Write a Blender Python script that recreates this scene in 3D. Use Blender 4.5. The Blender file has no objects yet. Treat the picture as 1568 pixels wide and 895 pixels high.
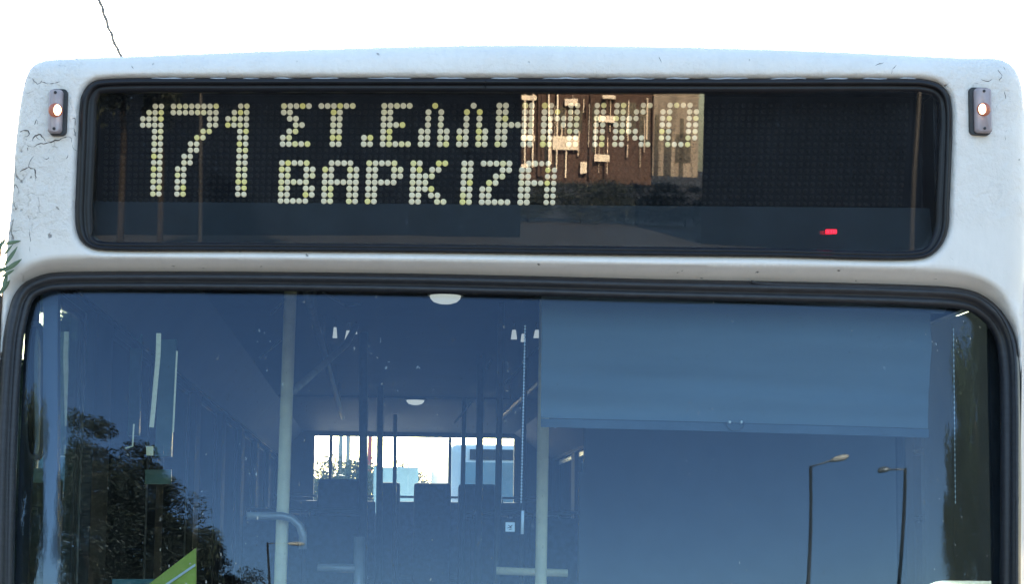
import bpy, bmesh, math, random
import numpy as np
from mathutils import Vector, Matrix
from mathutils.geometry import delaunay_2d_cdt

scene = bpy.context.scene
C = scene.collection
R = math.radians
rng = random.Random(7)

# ------------------------------------------------------------------ camera
W0, H0, F = 1568.0, 895.0, 3090.0            # size and focal length in photo pixels
CAM = np.array([-0.275, -5.0, 1.8])
ROLL = R(0.6)
def cam_axes(yaw, pitch):
    f = np.array([math.sin(yaw)*math.cos(pitch), math.cos(yaw)*math.cos(pitch), math.sin(pitch)])
    r0 = np.array([math.cos(yaw), -math.sin(yaw), 0.0])
    u0 = np.cross(r0, f)
    r = r0*math.cos(ROLL) + u0*math.sin(ROLL)
    u = u0*math.cos(ROLL) - r0*math.sin(ROLL)
    return f, r, u
yaw, pitch = 0.067, 0.12
for _ in range(30):                           # bus axis vanishes at (576, 820)
    f_, r_, u_ = cam_axes(yaw, pitch)
    px = W0/2 + F*r_[1]/f_[1]; py = H0/2 - F*u_[1]/f_[1]
    yaw += (px-576)/F; pitch -= (py-820)/F
FW, RT, UP = cam_axes(yaw, pitch)
cd = bpy.data.cameras.new('camera'); cam = bpy.data.objects.new('camera', cd); C.objects.link(cam)
M = Matrix.Identity(4)
for i in range(3):
    M[i][0], M[i][1], M[i][2], M[i][3] = RT[i], UP[i], -FW[i], CAM[i]
cam.matrix_world = M
cd.sensor_width = 36; cd.lens = 36*F/W0; cd.clip_start = 0.05; cd.clip_end = 5000
cd.dof.use_dof = False
scene.camera = cam

# ------------------------------------------------------------------ world, sun, exposure
SUN_EL, SUN_AZ = R(13), R(2.5)                 # low sun behind the bus, azimuth from +Y towards +X
world = bpy.data.worlds.new('World'); scene.world = world; world.use_nodes = True
wn = world.node_tree.nodes; wl = world.node_tree.links
sky = wn.new('ShaderNodeTexSky'); sky.sky_type = 'NISHITA'; sky.sun_disc = False
sky.sun_elevation = SUN_EL; sky.sun_rotation = SUN_AZ
sky.altitude = 50; sky.air_density = 1.0; sky.dust_density = 1.2; sky.ozone_density = 1.2
wl.new(sky.outputs[0], wn['Background'].inputs[0]); wn['Background'].inputs[1].default_value = 0.12
sd = bpy.data.lights.new('sun', 'SUN'); sd.energy = 5.0; sd.angle = R(0.5); sd.color = (1.0, 0.80, 0.58)
sun = bpy.data.objects.new('sun', sd); C.objects.link(sun)
sdir = Vector((math.sin(SUN_AZ)*math.cos(SUN_EL), math.cos(SUN_AZ)*math.cos(SUN_EL), math.sin(SUN_EL)))
sun.rotation_euler = sdir.to_track_quat('Z', 'Y').to_euler(); sun.location = (0, 30, 20)
vs = scene.view_settings
vs.view_transform = 'Standard'; vs.look = 'None'; vs.gamma = 1; vs.exposure = 2.75
scene.cycles.transparent_max_bounces = 24
scene.cycles.max_bounces = 8

# ------------------------------------------------------------------ projection helpers
def ray(px, py):
    d = FW + (px-W0/2)/F*RT - (py-H0/2)/F*UP
    return d/np.linalg.norm(d)
def at(px, py, Y):                            # world point on the plane y = Y seen at a photo pixel
    d = ray(px, py); t = (Y-CAM[1])/d[1]
    return CAM + d*t
def on_surf(pts, fY):                         # pixels -> points on the surface Y = fY(X, Z, px, py)
    pts = np.asarray(pts, float).reshape(-1, 2)
    D = FW[None, :] + ((pts[:, 0]-W0/2)/F)[:, None]*RT[None, :] - ((pts[:, 1]-H0/2)/F)[:, None]*UP[None, :]
    Y = np.zeros(len(pts))
    for _ in range(8):
        t = (Y-CAM[1])/D[:, 1]
        P = CAM[None, :] + D*t[:, None]
        Y = fY(P[:, 0], P[:, 2], pts[:, 0], pts[:, 1])
    P[:, 1] = Y
    return P

# ------------------------------------------------------------------ materials
def mat(name):
    m = bpy.data.materials.new(name); m.use_nodes = True
    nt = m.node_tree
    return m, nt, nt.nodes['Principled BSDF']
def noise(nt, scale, detail=4, rough=.55, vec=None, stretch=None):
    n = nt.nodes.new('ShaderNodeTexNoise'); n.inputs['Scale'].default_value = scale
    n.inputs['Detail'].default_value = detail; n.inputs['Roughness'].default_value = rough
    if vec is None:
        tc = nt.nodes.new('ShaderNodeTexCoord'); vec = tc.outputs['Object']
    if stretch:
        mp = nt.nodes.new('ShaderNodeMapping'); mp.inputs['Scale'].default_value = stretch
        nt.links.new(vec, mp.inputs[0]); vec = mp.outputs[0]
    nt.links.new(vec, n.inputs['Vector'])
    return n
def ramp(nt, src, stops):
    r = nt.nodes.new('ShaderNodeValToRGB'); e = r.color_ramp.elements
    while len(e) < len(stops): e.new(0.5)
    for i, (p, c) in enumerate(stops):
        e[i].position = p; e[i].color = (c[0], c[1], c[2], 1) if hasattr(c, '__len__') else (c, c, c, 1)
    nt.links.new(src, r.inputs[0]); return r
def mathn(nt, op, a, b=None, clamp=False):
    n = nt.nodes.new('ShaderNodeMath'); n.operation = op; n.use_clamp = clamp
    for i, v in enumerate((a, b)):
        if v is None: continue
        if isinstance(v, (int, float)): n.inputs[i].default_value = v
        else: nt.links.new(v, n.inputs[i])
    return n.outputs[0]
def mixc(nt, fac, a, b, mode='MIX'):
    n = nt.nodes.new('ShaderNodeMix'); n.data_type = 'RGBA'; n.blend_type = mode
    for s, v in ((0, fac), (6, a), (7, b)):
        if isinstance(v, (int, float)): n.inputs[s].default_value = v
        elif isinstance(v, tuple): n.inputs[s].default_value = (*v, 1)
        else: nt.links.new(v, n.inputs[s])
    return n.outputs[2]
def simple(name, col, rough=.6, var=.25, scale=12, metal=0, bump=0, emit=None, estr=0, stretch=None, spec=None):
    m, nt, b = mat(name)
    n = noise(nt, scale, 5, .6, stretch=stretch)
    lo = tuple(c*(1-var) for c in col); hi = tuple(min(1, c*(1+var)) for c in col)
    r = ramp(nt, n.outputs[0], [(.3, lo), (.7, hi)])
    nt.links.new(r.outputs[0], b.inputs['Base Color'])
    b.inputs['Roughness'].default_value = rough; b.inputs['Metallic'].default_value = metal
    if spec is not None: b.inputs['Specular IOR Level'].default_value = spec
    if bump:
        bp = nt.nodes.new('ShaderNodeBump'); bp.inputs['Strength'].default_value = bump; bp.inputs['Distance'].default_value = .002
        n2 = noise(nt, scale*6, 5, .6); nt.links.new(n2.outputs[0], bp.inputs['Height']); nt.links.new(bp.outputs[0], b.inputs['Normal'])
    if emit:
        b.inputs['Emission Color'].default_value = (*emit, 1); b.inputs['Emission Strength'].default_value = estr
    return m

def glass(name, refl0=.045, tint=(.80, .86, .88), dust=.05, streak=True, rough=0.0, dustcol=(.55, .55, .5), wave=0.0, coat=(1, 1, 1)):
    m, nt, b = mat(name); nt.nodes.remove(b); L = nt.links
    out = nt.nodes['Material Output']
    g = nt.nodes.new('ShaderNodeNewGeometry')
    dt = nt.nodes.new('ShaderNodeVectorMath'); dt.operation = 'DOT_PRODUCT'
    L.new(g.outputs['Incoming'], dt.inputs[0]); L.new(g.outputs['Normal'], dt.inputs[1])
    c = mathn(nt, 'ABSOLUTE', dt.outputs['Value'])
    k = mathn(nt, 'POWER', mathn(nt, 'SUBTRACT', 1.0, c, True), 5.0)
    fac = mathn(nt, 'ADD', mathn(nt, 'MULTIPLY', k, 1-refl0), refl0, True)
    tr = nt.nodes.new('ShaderNodeBsdfTransparent'); tr.inputs[0].default_value = (*tint, 1)
    gl = nt.nodes.new('ShaderNodeBsdfGlossy'); gl.inputs['Roughness'].default_value = rough
    gl.inputs[0].default_value = (*coat, 1)
    if wave:
        bp = nt.nodes.new('ShaderNodeBump'); bp.inputs['Strength'].default_value = 1; bp.inputs['Distance'].default_value = wave
        wv = noise(nt, 3.0, 1, .4, stretch=(1.6, 1, .5)); L.new(wv.outputs[0], bp.inputs['Height']); L.new(bp.outputs[0], gl.inputs['Normal'])
    mx = nt.nodes.new('ShaderNodeMixShader'); L.new(fac, mx.inputs[0]); L.new(tr.outputs[0], mx.inputs[1]); L.new(gl.outputs[0], mx.inputs[2])
    if dust:
        df = nt.nodes.new('ShaderNodeBsdfDiffuse'); df.inputs[0].default_value = (*dustcol, 1)
        n1 = noise(nt, 9, 6, .7, stretch=(3.5, 1, .6))
        n2 = noise(nt, 120, 2, .5, stretch=(1, 1, .45))
        d1 = mathn(nt, 'MULTIPLY', ramp(nt, n1.outputs[0], [(.35, .25), (.75, 1.0)]).outputs[0], dust)
        sp = ramp(nt, n2.outputs[0], [(.71, 0.0), (.77, 1.0)]).outputs[0]
        n3 = noise(nt, 2.2, 2, .5)
        sp = mathn(nt, 'MULTIPLY', sp, ramp(nt, n3.outputs[0], [(.42, 0.0), (.62, .55 if streak else .12)]).outputs[0])
        dfac = mathn(nt, 'ADD', d1, sp, True)
        m2 = nt.nodes.new('ShaderNodeMixShader'); L.new(dfac, m2.inputs[0]); L.new(mx.outputs[0], m2.inputs[1]); L.new(df.outputs[0], m2.inputs[2])
        mx = m2
    L.new(mx.outputs[0], out.inputs[0])
    return m

def paint_material():
    m, nt, b = mat('white_paint'); L = nt.links
    tc = nt.nodes.new('ShaderNodeTexCoord'); sep = nt.nodes.new('ShaderNodeSeparateXYZ'); L.new(tc.outputs['Object'], sep.inputs[0])
    X, Y, Z = sep.outputs
    base = ramp(nt, noise(nt, 2.5, 6, .6).outputs[0], [(.3, (.76, .70, .64)), (.7, (.85, .79, .73))]).outputs[0]
    grime = ramp(nt, noise(nt, 14, 8, .75, stretch=(2.2, 1, .7)).outputs[0], [(.45, 0.0), (.8, .55)]).outputs[0]
    # region masks: flaking filler at the left shoulder, light wear on both top corners
    def box(x0, x1, z0, z1, soft=.05):
        def edge(v, a, s): return mathn(nt, 'MULTIPLY', mathn(nt, 'SUBTRACT', v, a), s/soft, True)
        e = mathn(nt, 'MULTIPLY', edge(X, x0, 1), edge(X, x1, -1), True)
        f = mathn(nt, 'MULTIPLY', edge(Z, z0, 1), edge(Z, z1, -1), True)
        return mathn(nt, 'MULTIPLY', e, f, True)
    left = box(-1.6, -1.02, 2.50, 3.05, .05)
    ledge = box(-1.6, -1.16, 2.40, 3.05, .04)
    right = box(1.13, 1.6, 2.60, 3.2, .04)
    topm = mathn(nt, 'MULTIPLY', mathn(nt, 'SUBTRACT', Z, 2.90), 20, True)
    warp = nt.nodes.new('ShaderNodeVectorMath'); warp.operation = 'SCALE'; warp.inputs['Scale'].default_value = .045
    nz = noise(nt, 22, 4, .6); L.new(nz.outputs['Color'], warp.inputs[0])
    addv = nt.nodes.new('ShaderNodeVectorMath'); addv.operation = 'ADD'
    L.new(tc.outputs['Object'], addv.inputs[0]); L.new(warp.outputs[0], addv.inputs[1])
    def cracks(scale, width, stretch):
        mp = nt.nodes.new('ShaderNodeMapping'); mp.inputs['Scale'].default_value = stretch; L.new(addv.outputs[0], mp.inputs[0])
        v = nt.nodes.new('ShaderNodeTexVoronoi'); v.feature = 'DISTANCE_TO_EDGE'; v.inputs['Scale'].default_value = scale
        L.new(mp.outputs[0], v.inputs['Vector'])
        return ramp(nt, v.outputs['Distance'], [(0, 1.0), (width, 0.0)]).outputs[0]
    cr = cracks(9.5, .035, (1, .35, .8))
    fine = cracks(26, .05, (1, .4, .8))
    breakup = ramp(nt, noise(nt, 11, 4, .7).outputs[0], [(.50, 0.0), (.58, 1.0)]).outputs[0]
    breakup2 = ramp(nt, noise(nt, 17, 4, .7).outputs[0], [(.55, 0.0), (.62, 1.0)]).outputs[0]
    crL = mathn(nt, 'MULTIPLY', mathn(nt, 'MULTIPLY', cr, ledge), breakup)
    fiL = mathn(nt, 'MULTIPLY', mathn(nt, 'MULTIPLY', fine, left), breakup2)
    fiR = mathn(nt, 'MULTIPLY', mathn(nt, 'MULTIPLY', fine, mathn(nt, 'ADD', right, mathn(nt, 'MULTIPLY', topm, .6), True)), breakup2)
    crack = mathn(nt, 'ADD', crL, mathn(nt, 'ADD', mathn(nt, 'MULTIPLY', fiL, .30), mathn(nt, 'MULTIPLY', fiR, .10)), True)
    # chips: sparse small pits everywhere
    v = nt.nodes.new('ShaderNodeTexVoronoi'); v.feature = 'F1'; v.inputs['Scale'].default_value = 20; L.new(addv.outputs[0], v.inputs['Vector'])
    chip = mathn(nt, 'MULTIPLY', ramp(nt, v.outputs['Distance'], [(.07, 1.0), (.11, 0.0)]).outputs[0],
                 ramp(nt, noise(nt, 7, 3, .6).outputs[0], [(.52, 0.0), (.6, 1.0)]).outputs[0])
    c1 = mixc(nt, mathn(nt, 'MULTIPLY', grime, .35), base, (.50, .47, .42))
    c1 = mixc(nt, mathn(nt, 'MULTIPLY', ledge, .22), c1, (.62, .58, .52))
    c2 = mixc(nt, mathn(nt, 'MULTIPLY', crack, .85), c1, (.10, .085, .07))
    c3 = mixc(nt, mathn(nt, 'MULTIPLY', chip, .8), c2, (.22, .2, .19))
    L.new(c3, b.inputs['Base Color'])
    b.inputs['Roughness'].default_value = .5; b.inputs['Specular IOR Level'].default_value = .4
    # relief
    lump = noise(nt, 26, 6, .65)
    lm = mathn(nt, 'ADD', mathn(nt, 'MULTIPLY', left, .9), mathn(nt, 'MULTIPLY', right, .5), True)
    lm = mathn(nt, 'ADD', mathn(nt, 'ADD', lm, mathn(nt, 'MULTIPLY', topm, .3)), .05, True)
    h = mathn(nt, 'MULTIPLY', ramp(nt, lump.outputs[0], [(.35, 0.0), (.65, 1.0)]).outputs[0], lm)
    h = mathn(nt, 'SUBTRACT', h, mathn(nt, 'ADD', mathn(nt, 'MULTIPLY', crack, 1.2), mathn(nt, 'MULTIPLY', chip, .8)))
    bp = nt.nodes.new('ShaderNodeBump'); bp.inputs['Strength'].default_value = .8; bp.inputs['Distance'].default_value = .006
    L.new(h, bp.inputs['Height']); L.new(bp.outputs[0], b.inputs['Normal'])
    return m

WHITE = paint_material()
RUBBER = simple('black_rubber', (.018, .018, .021), .42, .35, 30, bump=.25, stretch=(1, 1, 4), spec=.4)
RUBBERD = simple('display_surround', (.009, .009, .012), .38, .3, 25, bump=.1, spec=.3)
BOARD = simple('board_black', (.004, .0045, .006), .75, .4, 40, spec=.15)
PANELD = simple('housing_slate', (.014, .021, .024), .6, .3, 6, spec=.3)
DISC = simple('unlit_disc', (.008, .0075, .006), .6, .3, 60, spec=.2)
GLASS_W = glass('windscreen_glass', .035, (.80, .87, .90), .008, wave=.00012, coat=(.50, .66, .90))
GLASS_D = glass('display_glass', .045, (.88, .9, .92), .005, streak=False, dustcol=(.45, .5, .6), wave=.00025)
GLASS_S = glass('side_glass', .045, (.72, .80, .78), .02, streak=False)
LINING = simple('dark_lining', (.022, .025, .03), .8, .2, 5, spec=.1)
OPAQUE = simple('opaque_pane_fill', (.010, .012, .016), .95, .3, 4, spec=0)  # opaque side panes added to keep daylight out of the cabin
CEIL = simple('ceiling_laminate', (.09, .10, .115), .5, .1, 3)
WALLIN = simple('interior_grey', (.05, .055, .065), .6, .15, 5)
FLOORM = simple('vinyl_floor', (.06, .06, .065), .6, .3, 30)
SEATM = simple('seat_fabric', (.035, .045, .09), .85, .35, 35)
SEATP = simple('seat_shell', (.07, .075, .08), .5, .2, 10)
POLE = simple('pole_cream_enamel', (.9, .74, .45), .45, .12, 20)
POLED = simple('pole_grey', (.30, .29, .27), .35, .15, 20, metal=.4)
BLIND = simple('blind_fabric', (.15, .18, .19), .85, .12, 2.2, bump=.2, stretch=(.4, 1, 3))
BLINDH = simple('blind_hem', (.09, .115, .135), .7, .15, 8)
CORD = simple('bead_chain', (.75, .78, .8), .35, .1, 40)
PLASW = simple('white_plastic', (.75, .76, .74), .4, .08, 20)
STEEL = simple('brushed_steel', (.5, .5, .5), .3, .2, 40, metal=.9)
GREENG = simple('green_tinted_panel', (.16, .34, .28), .35, .25, 6)
LIME = simple('lime_enamel', (.42, .48, .06), .4, .15, 8)
TEALP = simple('teal_panel', (.03, .14, .14), .5, .2, 8)
TYRE = simple('tyre_rubber', (.02, .02, .02), .8, .3, 30)
ASPH = simple('asphalt', (.055, .054, .052), .9, .35, 6, bump=.5)
BARKD = simple('dark_bark', (.03, .025, .02), .95, .35, 14, spec=.1)
BARK = simple('bark', (.10, .075, .055), .9, .35, 14, bump=.5)
GALV = simple('galvanised_steel', (.32, .32, .31), .45, .15, 15, metal=.5)
PAINTD = simple('dark_painted_steel', (.035, .035, .035), .5, .2, 15)
LAMPW = simple('lamp_opal', (.7, .62, .5), .3, .1, 10)
AMBER = simple('smoked_amber_lens', (.15, .07, .05), .25, .3, 60, emit=(1, .28, .15), estr=.035)
CLEARP = simple('clear_lens_plastic', (.36, .30, .31), .22, .12, 25)
HOT = simple('bulb_glow', (1, .8, .6), .4, .02, 10, emit=(1, .60, .33), estr=2.5)
LEDR = simple('red_led', (.4, 0, .02), .4, .1, 50, emit=(1, .01, .03), estr=.5)
DLAMP = simple('dome_lens', (.8, .8, .74), .4, .05, 30, emit=(1, .97, .86), estr=.10)
def dot_material():
    m, nt, b = mat('lit_disc'); L = nt.links
    oi = nt.nodes.new('ShaderNodeObjectInfo'); g = nt.nodes.new('ShaderNodeNewGeometry')
    s = mathn(nt, 'FRACT', mathn(nt, 'ADD', oi.outputs['Random'], mathn(nt, 'MULTIPLY', g.outputs['Random Per Island'], 7.3)))
    r = ramp(nt, s, [(0, (.72, .66, .46)), (.66, (.78, .73, .52)), (.86, (.78, .73, .36)), (1, (.78, .72, .22))])
    n = noise(nt, 260, 3, .6)
    c = mixc(nt, .35, r.outputs[0], ramp(nt, n.outputs[0], [(.3, .5), (.7, 1.0)]).outputs[0], 'MULTIPLY')
    L.new(c, b.inputs['Base Color']); L.new(c, b.inputs['Emission Color']); b.inputs['Emission Strength'].default_value = .085
    b.inputs['Roughness'].default_value = .5
    return m
DOT = dot_material()
def leaf_material(name, a, bcol):
    m, nt, b = mat(name); L = nt.links
    g = nt.nodes.new('ShaderNodeNewGeometry')
    r = ramp(nt, g.outputs['Random Per Island'], [(0, a), (1, bcol)])
    L.new(r.outputs[0], b.inputs['Base Color']); b.inputs['Roughness'].default_value = .55
    return m
LEAFD = leaf_material('foliage_deep', (.022, .032, .022), (.04, .05, .035))
LEAF = leaf_material('foliage_dark', (.025, .045, .018), (.075, .11, .04))
OLIVE = leaf_material('foliage_olive', (.07, .085, .035), (.16, .17, .09))
OLEAN = leaf_material('oleander_leaf', (.05, .09, .05), (.16, .22, .12))

# ------------------------------------------------------------------ mesh builder
class MB:
    def __init__(s): s.v = []; s.f = []
    def add(s, vs, fs):
        n = len(s.v); s.v += [tuple(map(float, p)) for p in vs]; s.f += [tuple(i+n for i in f) for f in fs]
    def box(s, x0, x1, y0, y1, z0, z1):
        s.add([(x, y, z) for x in (x0, x1) for y in (y0, y1) for z in (z0, z1)],
              [(0, 1, 3, 2), (4, 6, 7, 5), (0, 4, 5, 1), (2, 3, 7, 6), (0, 2, 6, 4), (1, 5, 7, 3)])
    def obox(s, c, ax, ay, az):               # oriented box, half axes
        c, ax, ay, az = map(np.array, (c, ax, ay, az))
        s.add([c+i*ax+j*ay+k*az for i in (-1, 1) for j in (-1, 1) for k in (-1, 1)],
              [(0, 1, 3, 2), (4, 6, 7, 5), (0, 4, 5, 1), (2, 3, 7, 6), (0, 2, 6, 4), (1, 5, 7, 3)])
    def tube(s, pts, rads, n=10, cap=True):
        pts = [np.array(p, float) for p in pts]
        if not hasattr(rads, '__len__'): rads = [rads]*len(pts)
        up = np.array([.13, .31, .94]); base = len(s.v); vs = []
        for i, p in enumerate(pts):
            t = pts[min(i+1, len(pts)-1)] - pts[max(i-1, 0)]; t = t/(np.linalg.norm(t)+1e-12)
            a = np.cross(t, up)
            if np.linalg.norm(a) < .15: a = np.cross(t, np.array([1., 0, 0]))
            a /= np.linalg.norm(a); b = np.cross(t, a)
            for k in range(n):
                an = 2*math.pi*k/n; vs.append(p + rads[i]*(a*math.cos(an)+b*math.sin(an)))
        fs = []
        for i in range(len(pts)-1):
            for k in range(n):
                fs.append((i*n+k, i*n+(k+1) % n, (i+1)*n+(k+1) % n, (i+1)*n+k))
        if cap: fs.append(tuple(range(n-1, -1, -1))); fs.append(tuple((len(pts)-1)*n+k for k in range(n)))
        s.add(vs, fs)
    def lathe(s, c, axis, prof, n=20):        # prof: (distance along axis, radius)
        c = np.array(c, float); ax = np.array(axis, float); ax /= np.linalg.norm(ax)
        a = np.cross(ax, [0, 0, 1.]); 
        if np.linalg.norm(a) < .2: a = np.cross(ax, [1., 0, 0])
        a /= np.linalg.norm(a); b = np.cross(ax, a)
        vs = [c+ax*h+r*(a*math.cos(2*math.pi*k/n)+b*math.sin(2*math.pi*k/n)) for h, r in prof for k in range(n)]
        fs = [(i*n+k, i*n+(k+1) % n, (i+1)*n+(k+1) % n, (i+1)*n+k) for i in range(len(prof)-1) for k in range(n)]
        fs.append(tuple(range(n-1, -1, -1))); fs.append(tuple((len(prof)-1)*n+k for k in range(n)))
        s.add(vs, fs)
    def build(s, name, m, parent=None, smooth=False, bevel=0, **props):
        me = bpy.data.meshes.new(name); me.from_pydata(s.v, [], s.f); me.update()
        bm = bmesh.new(); bm.from_mesh(me); bmesh.ops.recalc_face_normals(bm, faces=bm.faces)
        if bevel: bmesh.ops.bevel(bm, geom=bm.edges[:], offset=bevel, segments=2, affect='EDGES', profile=.6)
        bm.to_mesh(me); bm.free()
        if smooth: me.polygons.foreach_set('use_smooth', [True]*len(me.polygons))
        me.materials.append(m)
        return link(name, me, parent, **props)
def link(name, me, parent=None, **props):
    o = bpy.data.objects.new(name, me); C.objects.link(o)
    if parent is not None: o.parent = parent
    for k, v in props.items(): o[k] = v
    return o
def thing(name, label, cat, loc=(0, 0, 0), group=None):
    o = bpy.data.objects.new(name, None); C.objects.link(o); o.location = loc; o.empty_display_size = .2
    o['label'] = label; o['category'] = cat
    if group: o['group'] = group
    return o
def autosmooth(o, ang=35):
    me = o.data
    me.polygons.foreach_set('use_smooth', [True]*len(me.polygons))
    bm = bmesh.new(); bm.from_mesh(me)
    for e in bm.edges:
        if len(e.link_faces) == 2 and e.calc_face_angle(0) > R(ang): e.smooth = False
    bm.to_mesh(me); bm.free()

# ------------------------------------------------------------------ curves in photo pixels
def catmull(P, closed, step):
    P = np.array(P, float); n = len(P); out = []
    rngi = range(n) if closed else range(n-1)
    for i in rngi:
        g = (lambda j: P[j % n]) if closed else (lambda j: P[min(max(j, 0), n-1)])
        p0, p1, p2, p3 = g(i-1), g(i), g(i+1), g(i+2)
        k = max(1, int(round(np.linalg.norm(p2-p1)/step)))
        t1 = np.linalg.norm(p1-p0)**.5+1e-6; t2 = np.linalg.norm(p2-p1)**.5+1e-6; t3 = np.linalg.norm(p3-p2)**.5+1e-6
        m1 = (p2-p1) + t2*((p1-p0)/t1 - (p2-p0)/(t1+t2)); m2 = (p2-p1) + t2*((p3-p2)/t3 - (p3-p1)/(t2+t3))
        for j in range(k):
            t = j/k
            out.append((2*t**3-3*t*t+1)*p1 + (t**3-2*t*t+t)*m1 + (-2*t**3+3*t*t)*p2 + (t**3-t*t)*m2)
    if not closed: out.append(P[-1])
    return np.array(out)
def offset(L, wfun):                          # inward offset of a clockwise (in pixels) closed loop
    T = np.roll(L, -1, 0) - np.roll(L, 1, 0); T /= np.linalg.norm(T, axis=1)[:, None]
    N = np.stack([-T[:, 1], T[:, 0]], 1)
    c = L.mean(0)
    if ((c-L)*N).sum() < 0: N = -N
    w = np.array([wfun(nx, ny, p) if callable(wfun) else wfun for (nx, ny), p in zip(N, L)])
    for _ in range(3): w = (np.roll(w, 1)+w+np.roll(w, -1))/3
    return L + N*w[:, None]
def segdist(P, L, closed=True):
    A = L; B = np.roll(L, -1, 0)
    if not closed: A = L[:-1]; B = L[1:]
    out = np.empty(len(P))
    for s in range(0, len(P), 2000):
        p = P[s:s+2000][:, None, :]; ab = (B-A)[None]; ap = p-A[None]
        t = np.clip((ap*ab).sum(2)/((ab*ab).sum(2)+1e-9), 0, 1)
        out[s:s+2000] = np.sqrt((((ap-ab*t[..., None]))**2).sum(2)).min(1)
    return out
def inside(P, L):
    x, y = P[:, 0], P[:, 1]; c = np.zeros(len(P), bool); n = len(L)
    for i in range(n):
        x1, y1 = L[i]; x2, y2 = L[(i+1) % n]
        if y1 == y2: continue
        m = ((y1 > y) != (y2 > y)) & (x < (x2-x1)*(y-y1)/(y2-y1)+x1)
        c ^= m
    return c

SIL = catmull([(-16, 1740), (-16, 1300), (-14, 895), (-9, 720), (-1, 560), (4, 460), (9, 400), (13, 355), (17, 319), (20, 285), (22, 240), (26, 200), (30, 165), (35, 137), (42, 113), (51, 100),
    (66, 93), (100, 90), (200, 86), (300, 82), (400, 78), (500, 74.5), (600, 71.5), (720, 69), (850, 69), (950, 70), (1080, 72.5), (1200, 76), (1300, 80), (1400, 85), (1480, 88.5), (1520, 89),
    (1536, 92), (1547, 98), (1555, 107), (1561, 120), (1565, 135), (1568, 160), (1570.5, 240), (1570.5, 400), (1567, 450), (1565.5, 520), (1564, 630), (1562, 895), (1564, 1300), (1564, 1740)], False, 9)
bot = np.stack([np.linspace(1564, -16, 70), np.full(70, 1740)], 1)
SILC = np.concatenate([SIL, bot[1:-1]])
DSP = catmull([(159, 122), (400, 120), (740, 120), (1100, 121), (1385, 121), (1414, 122), (1438, 129), (1451.5, 144), (1456.7, 166), (1456, 241), (1453, 310), (1450.5, 352), (1440, 377), (1425, 391), (1405, 396.5),
    (1168, 393), (900, 390), (640, 386.5), (400, 384.5), (159, 383), (144, 381), (128, 372.5), (119.5, 357), (116.5, 331), (118, 280), (121, 210), (123, 163), (126, 147), (134, 133), (144, 125)], True, 6)
WSP = catmull([(95, 419), (150, 418), (300, 418), (600, 421), (800, 425), (1000, 430), (1160, 433), (1300, 436), (1400, 439), (1456, 442), (1485, 447), (1503, 454), (1522, 468), (1537, 485), (1550, 511), (1557, 550), (1559.5, 620),
    (1559, 895), (1558, 1180), (1548, 1215), (1520, 1235), (800, 1245), (40, 1235), (8, 1215), (-7, 1180), (-6, 895), (-3, 720), (0, 640), (4, 570), (9, 514), (15, 483), (23, 455), (36, 437), (54, 427), (74, 421)], True, 6)
if False: pass

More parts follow.
